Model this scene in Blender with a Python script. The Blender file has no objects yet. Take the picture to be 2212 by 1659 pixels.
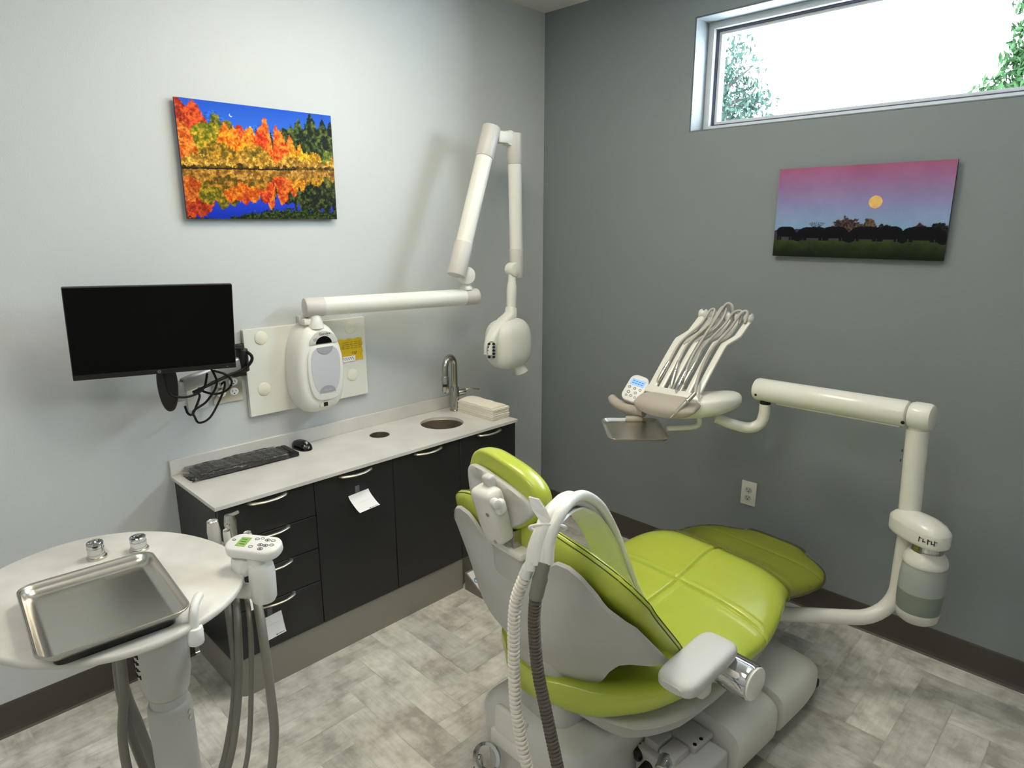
import bpy, bmesh, math, random
import numpy as np
from mathutils import Vector, Matrix, Euler
random.seed(7)
PI = math.pi
SC = bpy.context.scene
COL = SC.collection

# ------------------------------------------------------------------ helpers
def lin(c):
    c = c / 255.0
    return c / 12.92 if c <= 0.04045 else ((c + 0.055) / 1.055) ** 2.4

def rgb(r, g, b):
    return (lin(r), lin(g), lin(b), 1.0)

def mat(name, color, rough=0.5, metal=0.0, bump=None, mottle=None, coat=0.0, spec=0.5, aniso=0.0):
    """Principled material; bump=(noise scale, strength); mottle=(scale, second colour, contrast)"""
    m = bpy.data.materials.new(name)
    m.use_nodes = True
    nt = m.node_tree
    p = nt.nodes['Principled BSDF']
    p.inputs['Base Color'].default_value = color
    p.inputs['Roughness'].default_value = rough
    p.inputs['Metallic'].default_value = metal
    p.inputs['Specular IOR Level'].default_value = spec
    p.inputs['Coat Weight'].default_value = coat
    p.inputs['Anisotropic'].default_value = aniso
    m.diffuse_color = color
    tc = None
    if bump or mottle:
        tc = nt.nodes.new('ShaderNodeTexCoord')
    if mottle:
        n = nt.nodes.new('ShaderNodeTexNoise')
        n.inputs['Scale'].default_value = mottle[0]
        n.inputs['Detail'].default_value = 6
        nt.links.new(tc.outputs['Object'], n.inputs['Vector'])
        r = nt.nodes.new('ShaderNodeValToRGB')
        w = mottle[2]
        r.color_ramp.elements[0].position = 0.5 - w
        r.color_ramp.elements[1].position = 0.5 + w
        r.color_ramp.elements[0].color = color
        r.color_ramp.elements[1].color = mottle[1]
        nt.links.new(n.outputs['Fac'], r.inputs['Fac'])
        nt.links.new(r.outputs['Color'], p.inputs['Base Color'])
    if bump:
        n = nt.nodes.new('ShaderNodeTexNoise')
        n.inputs['Scale'].default_value = bump[0]
        n.inputs['Detail'].default_value = 3
        nt.links.new(tc.outputs['Object'], n.inputs['Vector'])
        b = nt.nodes.new('ShaderNodeBump')
        b.inputs['Strength'].default_value = bump[1]
        b.inputs['Distance'].default_value = 0.002
        nt.links.new(n.outputs['Fac'], b.inputs['Height'])
        nt.links.new(b.outputs['Normal'], p.inputs['Normal'])
    return m

def emat(name, color, strength):
    m = bpy.data.materials.new(name)
    m.use_nodes = True
    p = m.node_tree.nodes['Principled BSDF']
    p.inputs['Base Color'].default_value = color
    p.inputs['Emission Color'].default_value = color
    p.inputs['Emission Strength'].default_value = strength
    return m

def film(name, tint, gloss_rough, face=0.05, bumpy=None, diffuse=None, dfac=0.0):
    """thin see-through sheet: transparent + glossy by Fresnel, optional diffuse haze"""
    m = bpy.data.materials.new(name)
    m.use_nodes = True
    nt = m.node_tree
    nt.nodes.clear()
    out = nt.nodes.new('ShaderNodeOutputMaterial')
    tr = nt.nodes.new('ShaderNodeBsdfTransparent')
    tr.inputs['Color'].default_value = tint
    gl = nt.nodes.new('ShaderNodeBsdfGlossy')
    gl.inputs['Roughness'].default_value = gloss_rough
    lw = nt.nodes.new('ShaderNodeLayerWeight')
    lw.inputs['Blend'].default_value = face
    mx = nt.nodes.new('ShaderNodeMixShader')
    base = tr.outputs[0]
    if diffuse:
        df = nt.nodes.new('ShaderNodeBsdfDiffuse')
        df.inputs['Color'].default_value = diffuse
        m2 = nt.nodes.new('ShaderNodeMixShader')
        m2.inputs[0].default_value = dfac
        nt.links.new(tr.outputs[0], m2.inputs[1])
        nt.links.new(df.outputs[0], m2.inputs[2])
        base = m2.outputs[0]
    nt.links.new(lw.outputs['Fresnel'], mx.inputs[0])
    nt.links.new(base, mx.inputs[1])
    nt.links.new(gl.outputs[0], mx.inputs[2])
    if bumpy:
        tc = nt.nodes.new('ShaderNodeTexCoord')
        n = nt.nodes.new('ShaderNodeTexNoise')
        n.inputs['Scale'].default_value = bumpy[0]
        nt.links.new(tc.outputs['Object'], n.inputs['Vector'])
        b = nt.nodes.new('ShaderNodeBump')
        b.inputs['Strength'].default_value = bumpy[1]
        b.inputs['Distance'].default_value = 0.01
        nt.links.new(n.outputs['Fac'], b.inputs['Height'])
        nt.links.new(b.outputs['Normal'], gl.inputs['Normal'])
    nt.links.new(mx.outputs[0], out.inputs[0])
    return m

def frame(o, x, y, z):
    """matrix with columns x,y,z axes and origin o"""
    x, y, z, o = Vector(x), Vector(y), Vector(z), Vector(o)
    M = Matrix(((x.x, y.x, z.x, o.x), (x.y, y.y, z.y, o.y), (x.z, y.z, z.z, o.z), (0, 0, 0, 1)))
    return M

def aim(o, zdir, up=(0, 0, 1)):
    z = Vector(zdir).normalized()
    u = Vector(up)
    x = u.cross(z)
    if x.length < 1e-5:
        x = Vector((1, 0, 0)).cross(z)
        if x.length < 1e-5:
            x = Vector((0, 1, 0)).cross(z)
    x.normalize()
    y = z.cross(x)
    return frame(o, x, y, z)

def spline(pts, n=8):
    """Catmull-Rom resample"""
    P = [Vector(p) for p in pts]
    if len(P) < 3:
        return [P[0].lerp(P[-1], i / n) for i in range(n + 1)]
    out = []
    for i in range(len(P) - 1):
        p1, p2 = P[i], P[i + 1]
        p0 = P[i - 1] if i > 0 else p1 + (p1 - p2)
        p3 = P[i + 2] if i + 2 < len(P) else p2 + (p2 - p1)
        for k in range(n):
            t = k / n
            out.append(0.5 * ((2 * p1) + (p2 - p0) * t + (2 * p0 - 5 * p1 + 4 * p2 - p3) * t * t
                              + (3 * p1 - p0 - 3 * p2 + p3) * t ** 3))
    out.append(P[-1])
    return out

def rrect(w, h, r, n=6):
    pts = []
    for cx, cy, a0 in ((w / 2 - r, h / 2 - r, 0), (-w / 2 + r, h / 2 - r, 90), (-w / 2 + r, -h / 2 + r, 180), (w / 2 - r, -h / 2 + r, 270)):
        for k in range(n + 1):
            a = math.radians(a0 + 90 * k / n)
            pts.append((cx + r * math.cos(a), cy + r * math.sin(a)))
    return pts

def sell(a, b, p, n=48):
    """superellipse outline"""
    pts = []
    for k in range(n):
        t = 2 * PI * k / n
        c, s = math.cos(t), math.sin(t)
        pts.append((a * math.copysign(abs(c) ** (2 / p), c), b * math.copysign(abs(s) ** (2 / p), s)))
    return pts

class MB:
    """collects geometry for ONE mesh"""
    def __init__(self):
        self.v = []
        self.f = []

    def raw(self, vs, fs, M=None):
        o = len(self.v)
        if M is not None:
            vs = [M @ Vector(p) for p in vs]
        self.v += [tuple(p) for p in vs]
        self.f += [tuple(i + o for i in f) for f in fs]
        return self

    def from_bm(self, bm, M=None):
        bm.verts.index_update()
        self.raw([v.co.copy() for v in bm.verts], [[v.index for v in f.verts] for f in bm.faces], M)
        bm.free()
        return self

    def box(self, c, s, bev=0.0, seg=2, M=None):
        bm = bmesh.new()
        bmesh.ops.create_cube(bm, size=1.0)
        for v in bm.verts:
            v.co = Vector((v.co.x * s[0], v.co.y * s[1], v.co.z * s[2]))
        if bev > 0:
            bmesh.ops.bevel(bm, geom=list(bm.edges), offset=min(bev, min(s) * 0.49), segments=seg, profile=0.5, affect='EDGES')
        for v in bm.verts:
            v.co += Vector(c)
        return self.from_bm(bm, M)

    def loft(self, rings, caps=True, close=False, M=None):
        n = len(rings[0])
        vs = [p for r in rings for p in r]
        fs = []
        R = len(rings)
        for i in range(R if close else R - 1):
            j = (i + 1) % R
            for k in range(n):
                l = (k + 1) % n
                fs.append((i * n + k, i * n + l, j * n + l, j * n + k))
        if caps and not close:
            fs.append(tuple(reversed(range(n))))
            fs.append(tuple((R - 1) * n + k for k in range(n)))
        return self.raw(vs, fs, M)

    def tube(self, pts, r, seg=12, caps=True, M=None, flat=1.0):
        P = [Vector(p) for p in pts]
        rs = r if isinstance(r, (list, tuple)) else [r] * len(P)
        rings = []
        t0 = (P[1] - P[0]).normalized()
        ref = Vector((0, 0, 1)) if abs(t0.z) < 0.9 else Vector((1, 0, 0))
        nrm = t0.cross(ref).normalized()
        for i, p in enumerate(P):
            t = (P[min(i + 1, len(P) - 1)] - P[max(i - 1, 0)]).normalized()
            nrm = (nrm - t * nrm.dot(t))
            nrm = nrm.normalized() if nrm.length > 1e-6 else t.orthogonal().normalized()
            b = t.cross(nrm)
            rings.append([p + (nrm * math.cos(2 * PI * k / seg) + b * math.sin(2 * PI * k / seg) * flat) * rs[i] for k in range(seg)])
        return self.loft(rings, caps, M=M)

    def cyl(self, p0, p1, r0, r1=None, seg=28, bev=0.0):
        p0, p1 = Vector(p0), Vector(p1)
        r1 = r0 if r1 is None else r1
        L = (p1 - p0).length
        M = aim(p0, p1 - p0)
        if bev > 0:
            b = min(bev, L * 0.45)
            prof = [(r0 - b, 0), (r0 - b * .3, b * .3), (r0, b), (r1, L - b), (r1 - b * .3, L - b * .3), (r1 - b, L)]
        else:
            prof = [(r0, 0), (r1, L)]
        return self.lathe(prof, M, seg)

    def lathe(self, prof, M=None, seg=32, caps=True):
        rings = [[(r * math.cos(2 * PI * k / seg), r * math.sin(2 * PI * k / seg), z) for k in range(seg)] for r, z in prof]
        return self.loft(rings, caps, M=M)

    def prism(self, outline, z0, z1, bev=0.0, M=None):
        """outline in XY extruded along Z, edges eased by bev"""
        def ring(z, inset):
            if inset == 0:
                return [(x, y, z) for x, y in outline]
            n = len(outline)
            res = []
            for i in range(n):
                a, b, c = Vector(outline[i - 1]), Vector(outline[i]), Vector(outline[(i + 1) % n])
                d = (c - a)
                nn = Vector((d.y, -d.x))
                nn = nn.normalized() if nn.length > 1e-9 else Vector((0, 0))
                q = b - nn * inset
                res.append((q.x, q.y, z))
            return res
        if bev > 0:
            rings = [ring(z0, bev), ring(z0 + bev * .3, bev * .3), ring(z0 + bev, 0), ring(z1 - bev, 0), ring(z1 - bev * .3, bev * .3), ring(z1, bev)]
        else:
            rings = [ring(z0, 0), ring(z1, 0)]
        return self.loft(rings, True, M=M)

    def ell(self, c, r, M=None, p=2.0, q=2.0, nu=36, nv=20):
        """superellipsoid: p in plan, q in profile"""
        rings = []
        for i in range(nv + 1):
            ph = -PI / 2 + PI * i / nv
            cz = math.copysign(abs(math.sin(ph)) ** (2 / q), math.sin(ph))
            cr = max(abs(math.cos(ph)) ** (2 / q), 0.002)
            rings.append([(c[0] + x * cr, c[1] + y * cr, c[2] + r[2] * cz) for x, y in sell(r[0], r[1], p, nu)])
        return self.loft(rings, True, M=M)

    def grid(self, fn, nu, nv, M=None):
        vs = [fn(i / nu, j / nv) for j in range(nv + 1) for i in range(nu + 1)]
        fs = [(j * (nu + 1) + i, j * (nu + 1) + i + 1, (j + 1) * (nu + 1) + i + 1, (j + 1) * (nu + 1) + i) for j in range(nv) for i in range(nu)]
        return self.raw(vs, fs, M)

    def text(self, s, size, M, depth=0.0006, shear=0.0, bold=0.0):
        cu = bpy.data.curves.new('lettering', 'FONT')
        cu.body = s
        cu.size = size
        cu.extrude = depth
        cu.shear = shear
        cu.offset = bold
        cu.align_x = 'CENTER'
        cu.align_y = 'CENTER'
        cu.resolution_u = 3
        o = bpy.data.objects.new('lettering', cu)
        COL.objects.link(o)
        dg = bpy.context.evaluated_depsgraph_get()
        dg.update()
        me = o.evaluated_get(dg).to_mesh()
        self.raw([v.co.copy() for v in me.vertices], [list(p.vertices) for p in me.polygons], M)
        o.evaluated_get(dg).to_mesh_clear()
        bpy.data.objects.remove(o)
        bpy.data.curves.remove(cu)
        return self

def off(o):
    """accumulated world location of an (unrotated) parent chain"""
    t = Vector((0, 0, 0))
    while o is not None:
        t += o.location
        o = o.parent
    return t

def part(name, mb, m, parent=None, label=None, smooth=True, ang=38, origin=None, recalc=True):
    """link the collected geometry (given in world space) as one mesh object"""
    base = off(parent)
    loc = Vector(origin) - base if origin is not None else Vector((0, 0, 0))
    sh = base + loc
    me = bpy.data.meshes.new(name)
    me.from_pydata([(x - sh.x, y - sh.y, z - sh.z) for x, y, z in mb.v], [], mb.f)
    me.validate()
    if recalc:
        bm = bmesh.new()
        bm.from_mesh(me)
        bmesh.ops.recalc_face_normals(bm, faces=bm.faces)
        bm.to_mesh(me)
        bm.free()
    for mm in (m if isinstance(m, (list, tuple)) else [m]):
        me.materials.append(mm)
    if smooth:
        me.polygons.foreach_set('use_smooth', [True] * len(me.polygons))
        me.set_sharp_from_angle(angle=math.radians(ang))
    o = bpy.data.objects.new(name, me)
    COL.objects.link(o)
    o.parent = parent
    o.location = loc
    if label:
        o['label'] = label
    return o

def thing(name, label, cat, loc, group=None):
    o = bpy.data.objects.new(name, None)
    o.empty_display_size = 0.05
    COL.objects.link(o)
    o.location = loc
    o['label'] = label
    o['category'] = cat
    if group:
        o['group'] = group
    return o

def solo(name, mb, m, label, cat, origin, group=None, **k):
    o = part(name, mb, m, None, origin=origin, **k)
    o['label'] = label
    o['category'] = cat
    if group:
        o['group'] = group
    return o

def struct(name, mb, m, **k):
    o = part(name, mb, m, None, **k)
    o['kind'] = 'structure'
    return o

def colour_attr(o, cols):
    a = o.data.color_attributes.new('paint', 'FLOAT_COLOR', 'POINT')
    a.data.foreach_set('color', np.asarray(cols, dtype=np.float32).ravel())

def paint_mat(name, rough, coat=0.0, bump=None):
    m = mat(name, (1, 1, 1, 1), rough, coat=coat, bump=bump, spec=0.12)
    nt = m.node_tree
    a = nt.nodes.new('ShaderNodeVertexColor')
    a.layer_name = 'paint'
    nt.links.new(a.outputs['Color'], nt.nodes['Principled BSDF'].inputs['Base Color'])
    return m

# ------------------------------------------------------------------ materials
W_LIGHT = mat('light_grey_wall_paint', rgb(203, 208, 210), 0.62, bump=(260, 0.35))
W_DARK = mat('dark_grey_wall_paint', rgb(130, 137, 140), 0.6, bump=(240, 0.35))
CEIL = mat('ceiling_white', rgb(222, 222, 218), 0.9, bump=(150, 0.3))
BASEB = mat('brown_rubber_base', rgb(72, 67, 62), 0.5)
WHITE = mat('white_moulded_plastic', rgb(230, 231, 229), 0.38)
WHITE2 = mat('warm_white_enamel', rgb(222, 221, 214), 0.33)
CREAM = mat('off_white_enamel', rgb(229, 228, 221), 0.28, coat=0.2)
GREYW = mat('pale_grey_plastic', rgb(198, 197, 194), 0.42)
COVERW = mat('glossy_grey_white_cover', rgb(206, 206, 203), 0.24, coat=0.2)
SHELL = mat('grey_shell_plastic', rgb(190, 189, 185), 0.5, bump=(500, 0.1))
PADG = mat('beige_grey_silicone', rgb(176, 168, 156), 0.7, bump=(700, 0.25))
BLACKLAM = mat('black_woodgrain_laminate', rgb(34, 35, 37), 0.42, bump=(420, 0.2))
BLACKP = mat('black_plastic', rgb(16, 16, 17), 0.35)
CABLE = mat('matt_black_cable', rgb(8, 8, 9), 0.6, spec=0.3)
BLACKG = mat('black_screen_glass', rgb(3, 3, 4), 0.55, spec=0.12)
DARK = mat('dark_recess', rgb(10, 10, 11), 0.7)
STEEL = mat('brushed_stainless', rgb(202, 199, 192), 0.27, 1.0, bump=(900, 0.05))
STEELD = mat('satin_basin_steel', rgb(196, 186, 170), 0.42, 1.0)
CHROME = mat('chrome', rgb(205, 206, 208), 0.09, 1.0)
NICKEL = mat('satin_nickel', rgb(196, 190, 178), 0.34, 1.0)
FAUCET = mat('dark_brushed_nickel', rgb(178, 175, 170), 0.2, 1.0)
SILVER = mat('silver_painted_metal', rgb(170, 170, 170), 0.35, 0.6)
GREEN = mat('lime_green_vinyl', rgb(180, 192, 70), 0.25, bump=(900, 0.03), spec=0.6)
SEAM = mat('dark_green_stitching', rgb(72, 80, 12), 0.7)
LHOSE = mat('light_grey_handpiece_tubing', rgb(176, 174, 168), 0.42)
GHOSE = mat('grey_tubing', rgb(128, 126, 120), 0.42)
WHOSE = mat('white_corrugated_hose', rgb(232, 228, 218), 0.45)
DHOSE = mat('dark_grey_corrugated_hose', rgb(92, 86, 78), 0.5)
CUFF = mat('grey_rubber_cuff', rgb(128, 126, 118), 0.55)
TOE = mat('grey_toe_kick', rgb(146, 142, 134), 0.55)
PAPER = mat('white_paper', rgb(246, 246, 248), 0.85)
TOWEL = mat('unbleached_white_towel', rgb(246, 241, 228), 0.95, bump=(380, 0.4))
TAPE = film('clear_tape', rgb(200, 205, 212), 0.3, 0.2, diffuse=rgb(150, 158, 168), dfac=0.45)
YELLOW = mat('yellow_tag_card', rgb(220, 184, 16), 0.6)
INK = mat('black_ink', rgb(24, 24, 28), 0.8)
GINK = mat('grey_ink', rgb(120, 122, 128), 0.8)
LGREY = mat('light_lavender_grey', rgb(196, 198, 206), 0.4)
MGREY = mat('mid_grey_print', rgb(158, 160, 168), 0.45)
LCDG = emat('green_backlit_lcd', rgb(132, 168, 88), 0.12)
LCDB = emat('blue_backlit_lcd', rgb(120, 165, 240), 0.6)
BLUEM = mat('blue_mark', rgb(30, 105, 190), 0.5)
BOTTLE = film('frosted_bottle_plastic', rgb(226, 230, 226), 0.35, 0.08, diffuse=rgb(206, 214, 211), dfac=0.6)
FILLED = film('frosted_bottle_with_water', rgb(196, 204, 194), 0.35, 0.08, diffuse=rgb(150, 160, 150), dfac=0.72)
WATER = film('bottle_water', rgb(190, 200, 190), 0.1, 0.1, diffuse=rgb(118, 128, 116), dfac=0.8)
GLASS = film('window_glass', (0.97, 0.985, 0.98, 1), 0.0, 0.12)
SLEEVE = film('clear_crinkled_plastic', (0.90, 0.91, 0.92, 1), 0.10, 0.38, bumpy=(45, 1.0), diffuse=rgb(190, 192, 196), dfac=0.05)
TOECOV = film('smoky_plastic_cover', rgb(228, 227, 216), 0.3, 0.05, bumpy=(18, 0.12), diffuse=rgb(128, 126, 92), dfac=0.12)
BARRIER = mat('white_barrier_sleeve', rgb(240, 240, 236), 0.4, bump=(90, 0.5), coat=0.2)
CLEARV = film('clear_vinyl', (0.9, 0.9, 0.9, 1), 0.15, 0.25, bumpy=(40, 0.6), diffuse=rgb(215, 213, 205), dfac=0.3)
VINYLW = mat('bluish_white_window_vinyl', rgb(214, 218, 222), 0.4)
GASKET = mat('dark_blue_grey_gasket', rgb(62, 66, 84), 0.5)
BARK = mat('bark', rgb(40, 38, 34), 0.9)
LEAF1 = mat('pale_teal_leaf', rgb(34, 54, 46), 0.8, spec=0.2)
LEAF2 = mat('green_leaf', rgb(30, 56, 26), 0.8, spec=0.2)
STONE = mat('white_marbled_quartz', rgb(226, 224, 220), 0.3, mottle=(7, rgb(205, 203, 200), 0.28), coat=0.1)
TABLEW = mat('white_marbled_laminate', rgb(240, 239, 235), 0.4, mottle=(4, rgb(204, 202, 196), 0.14))
BOARD = mat('white_melamine_board', rgb(230, 231, 224), 0.5)
CAPW = mat('ivory_cover_cap', rgb(238, 236, 222), 0.45)
XWHITE = mat('ivory_xray_enamel', rgb(234, 235, 230), 0.36)
XGREY = mat('grey_joint_cover', rgb(206, 203, 200), 0.42)
LAMP = emat('lamp_diffuser', (1.0, 0.91, 0.72, 1), 19.5)
FILL_LAMP = emat('fill_lamp_diffuser', (1.0, 0.94, 0.83, 1), 3.0)
NEAR_FILL = emat('near_fill_diffuser', (1.0, 0.94, 0.83, 1), 9.0)
CAMP = (2.55836, -2.82170, 1.684)
EXPO = 0.12
# ------------------------------------------------------------------ room shell
XR, YN, ZC = 4.3, -4.3, 2.748       # far side of the room, near end, ceiling height
struct('wall_left', MB().box((-0.06, YN / 2, ZC / 2), (0.12, -YN, ZC)), W_LIGHT, smooth=False)
WX0, WX1, WZ0, WZ1, WD = 0.887, 2.72, 2.084, 2.556, 0.15
wb = MB()
def wall_block(x0, x1, z0, z1):
    wb.box(((x0 + x1) / 2, WD / 2, (z0 + z1) / 2), (x1 - x0, WD, z1 - z0))
wall_block(-0.12, WX0, 0, ZC)
wall_block(WX1, XR, 0, ZC)
wall_block(WX0, WX1, 0, WZ0)
wall_block(WX0, WX1, WZ1, ZC)
struct('wall_right', wb, W_DARK, smooth=False)
struct('wall_far', MB().box((XR + 0.06, YN / 2 + .07, ZC / 2), (0.12, -YN + 0.14, ZC)), W_LIGHT, smooth=False)
struct('wall_near', MB().box((XR / 2, YN - 0.06, ZC / 2), (XR + .24, 0.12, ZC)), W_LIGHT, smooth=False)
struct('ceiling', MB().box((XR / 2, YN / 2 + .07, ZC + 0.05), (XR + .24, -YN + .38, 0.1)), CEIL, smooth=False)

# floor: vinyl planks laid in a herringbone, one mesh, plank tone in a colour attribute
def make_floor():
    w, n = 0.125, 4
    L = w * n
    fb = MB()
    tones = []
    cell = {}
    NX, NY = int(XR / w) + 2, int(-YN / w) + 2
    done = set()
    rr = random.Random(3)
    for i in range(-6, NX + 6):
        for j in range(-6, NY + 6):
            k = (i - j) % (2 * n)
            if k == 0:
                x0, y0, x1, y1 = i * w, j * w, i * w + L, j * w + w
            elif k == 2 * n - 1:
                x0, y0, x1, y1 = i * w, j * w, i * w + w, (j + n) * w
            else:
                continue
            X0, X1 = max(x0, 0), min(x1, XR)
            Y0, Y1 = max(y0, 0), min(y1, -YN)
            if X1 - X0 < 1e-4 or Y1 - Y0 < 1e-4:
                continue
            g = 0.0007
            b = len(fb.v)
            fb.raw([(X0 + g, -Y1 + g, 0), (X1 - g, -Y1 + g, 0), (X1 - g, -Y0 - g, 0), (X0 + g, -Y0 - g, 0)], [(0, 1, 2, 3)])
            t = rr.uniform(0.0, 1.0)
            tones += [(t, rr.random(), 1.0 if k == 0 else 0.0, 1)] * 4
    fb.raw([(0, YN, -0.0012), (XR, YN, -0.0012), (XR, 0, -0.0012), (0, 0, -0.0012)], [(0, 1, 2, 3)])
    tones += [(0.1, 0, 0, 1)] * 4
    m = bpy.data.materials.new('greige_herringbone_vinyl')
    m.use_nodes = True
    nt = m.node_tree
    p = nt.nodes['Principled BSDF']
    p.inputs['Roughness'].default_value = 0.48
    p.inputs['Specular IOR Level'].default_value = 0.35
    at = nt.nodes.new('ShaderNodeVertexColor'); at.layer_name = 'paint'
    sep = nt.nodes.new('ShaderNodeSeparateColor')
    nt.links.new(at.outputs['Color'], sep.inputs[0])
    tc = nt.nodes.new('ShaderNodeTexCoord')
    add = nt.nodes.new('ShaderNodeVectorMath'); add.operation = 'ADD'
    sc = nt.nodes.new('ShaderNodeVectorMath'); sc.operation = 'SCALE'; sc.inputs['Scale'].default_value = 5.0
    nt.links.new(at.outputs['Color'], sc.inputs[0])
    nt.links.new(tc.outputs['Object'], add.inputs[0])
    nt.links.new(sc.outputs[0], add.inputs[1])
    def noise(scale, det, vec, rough=.6):
        nn = nt.nodes.new('ShaderNodeTexNoise')
        nn.inputs['Scale'].default_value = scale
        nn.inputs['Detail'].default_value = det
        nn.inputs['Roughness'].default_value = rough
        nt.links.new(vec, nn.inputs['Vector'])
        return nn.outputs['Fac']
    def ramp(fac, stops):
        r = nt.nodes.new('ShaderNodeValToRGB')
        els = r.color_ramp.elements
        while len(els) < len(stops):
            els.new(0.5)
        for e, (pos, c) in zip(els, stops):
            e.position = pos
            e.color = c
        nt.links.new(fac, r.inputs['Fac'])
        return r.outputs['Color']
    cl = ramp(noise(9.5, 8, add.outputs[0]), [(0.36, rgb(186, 181, 173)), (0.50, rgb(220, 217, 208)), (0.64, rgb(240, 238, 231))])
    # wood-like streaks along each plank
    mp1 = nt.nodes.new('ShaderNodeMapping'); mp1.inputs['Scale'].default_value = (5, 70, 1)
    mp2 = nt.nodes.new('ShaderNodeMapping'); mp2.inputs['Scale'].default_value = (70, 5, 1)
    nt.links.new(add.outputs[0], mp1.inputs[0]); nt.links.new(add.outputs[0], mp2.inputs[0])
    mxv = nt.nodes.new('ShaderNodeMix'); mxv.data_type = 'VECTOR'
    nt.links.new(sep.outputs[2], mxv.inputs[0])
    nt.links.new(mp2.outputs[0], mxv.inputs[4]); nt.links.new(mp1.outputs[0], mxv.inputs[5])
    st = ramp(noise(1.0, 5, mxv.outputs[1], .7), [(0.3, (0.72, 0.71, 0.70, 1)), (0.55, (1, 1, 1, 1))])
    tn = ramp(sep.outputs[0], [(0.0, (0.80, 0.80, 0.80, 1)), (1.0, (1.06, 1.05, 1.04, 1))])
    def mul(a, b, f=1.0):
        mm = nt.nodes.new('ShaderNodeMix'); mm.data_type = 'RGBA'; mm.blend_type = 'MULTIPLY'
        mm.inputs[0].default_value = f
        nt.links.new(a, mm.inputs[6]); nt.links.new(b, mm.inputs[7])
        return mm.outputs[2]
    c = mul(mul(cl, st, .6), tn)
    nt.links.new(c, p.inputs['Base Color'])
    bp = nt.nodes.new('ShaderNodeBump'); bp.inputs['Strength'].default_value = .12; bp.inputs['Distance'].default_value = .002
    nt.links.new(noise(60, 4, add.outputs[0]), bp.inputs['Height'])
    nt.links.new(bp.outputs['Normal'], p.inputs['Normal'])
    o = struct('floor', fb, m, smooth=False, recalc=False)
    colour_attr(o, tones)
make_floor()

def baseboard(name, a, b, nrm):
    """cove base strip from a to b on the floor, nrm points into the room"""
    a, b, n = Vector(a), Vector(b), Vector(nrm)
    prof = [(0, 0), (0.016, 0), (0.009, 0.006), (0.005, 0.018), (0.004, 0.112), (0.002, 0.118), (0, 0.118)]
    rings = [[q + n * d + Vector((0, 0, z)) for d, z in prof] for q in (a, b)]
    struct(name, MB().loft(rings, True), BASEB, smooth=False)
baseboard('baseboard_left', (0, YN, 0), (0, -2.068, 0), (1, 0, 0))
baseboard('baseboard_left.001', (0, -0.62, 0), (0, 0, 0), (1, 0, 0))
baseboard('baseboard_right', (0, 0, 0), (XR, 0, 0), (0, -1, 0))
baseboard('baseboard_far', (XR, YN, 0), (XR, 0, 0), (-1, 0, 0))
baseboard('baseboard_near', (0, YN, 0), (XR, YN, 0), (0, 1, 0))

# window: painted reveal, vinyl frame, gasket, sash, pane
wn = thing('window_1', 'high horizontal window in the dark grey wall', 'window', ((WX0 + WX1) / 2, WD, WZ0))
del wn['label']; del wn['category']; wn['kind'] = 'structure'
def ringframe(mb, x0, x1, z0, z1, w, y0, y1):
    mb.box(((x0 + x1) / 2, (y0 + y1) / 2, z0 + w / 2), (x1 - x0, y1 - y0, w))
    mb.box(((x0 + x1) / 2, (y0 + y1) / 2, z1 - w / 2), (x1 - x0, y1 - y0, w))
    mb.box((x0 + w / 2, (y0 + y1) / 2, (z0 + z1) / 2), (w, y1 - y0, z1 - z0 - 2 * w))
    mb.box((x1 - w / 2, (y0 + y1) / 2, (z0 + z1) / 2), (w, y1 - y0, z1 - z0 - 2 * w))
    return mb
e = 0.0015
part('reveal_return', ringframe(MB(), WX0 + e, WX1 - e, WZ0 + e, WZ1 - e, 0.004, 0.002, 0.11), W_DARK, wn, smooth=False)
part('window_frame', ringframe(MB(), WX0 + e, WX1 - e, WZ0 + e, WZ1 - e, 0.03, 0.11, 0.20), VINYLW, wn, smooth=False)
part('gasket', ringframe(MB(), WX0 + .0315, WX1 - .0315, WZ0 + .0315, WZ1 - .0315, 0.008, 0.135, 0.19), GASKET, wn, smooth=False)
part('sash', ringframe(MB(), WX0 + .040, WX1 - .040, WZ0 + .040, WZ1 - .040, 0.013, 0.145, 0.185), VINYLW, wn, smooth=False)
part('pane', MB().box(((WX0 + WX1) / 2, 0.165, (WZ0 + WZ1) / 2), (WX1 - WX0 - .108, 0.004, WZ1 - WZ0 - .108)), GLASS, wn, smooth=False)

# trees outside the window
def tree(label, base, trunk, clumps, leafmat, n, size, seed):
    t = thing('tree', label, 'tree', base)
    rr = random.Random(seed)
    tb = MB()
    tb.tube(spline(trunk, 6), [0.14 - 0.11 * i / (6 * (len(trunk) - 1)) for i in range(6 * (len(trunk) - 1) + 1)], 10)
    for c, r, k in clumps:
        j = min(range(len(trunk)), key=lambda q: abs(trunk[q][2] - (c[2] - .5)))
        a = Vector(trunk[j])
        m_ = (a + Vector(c)) / 2 + Vector((0, 0, .15))
        tb.tube(spline([a, m_, c], 6), [.05 - .045 * q / 12 for q in range(13)], 6)
    part('trunk', tb, BARK, t)
    fb = MB()
    for c, r, k in clumps:
        for q in range(k):
            d = Vector((rr.gauss(0, 1), rr.gauss(0, 1), rr.gauss(0, 1)))
            d = d.normalized() * r * rr.random() ** 0.45
            p = Vector(c) + Vector((d.x, d.y, d.z))
            R = Euler((rr.uniform(0, 6.3), rr.uniform(0, 6.3), rr.uniform(0, 6.3))).to_matrix().to_4x4()
            R.translation = p
            s = size * rr.uniform(.6, 1.3)
            fb.raw([(-s, 0, 0), (0, -s * .35, s * .1), (s, 0, 0), (0, s * .35, s * .1)], [(0, 1, 2, 3)], R)
    f = part('foliage', fb, leafmat, t, smooth=False, recalc=False)
    f['kind'] = 'stuff'
    return t
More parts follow.
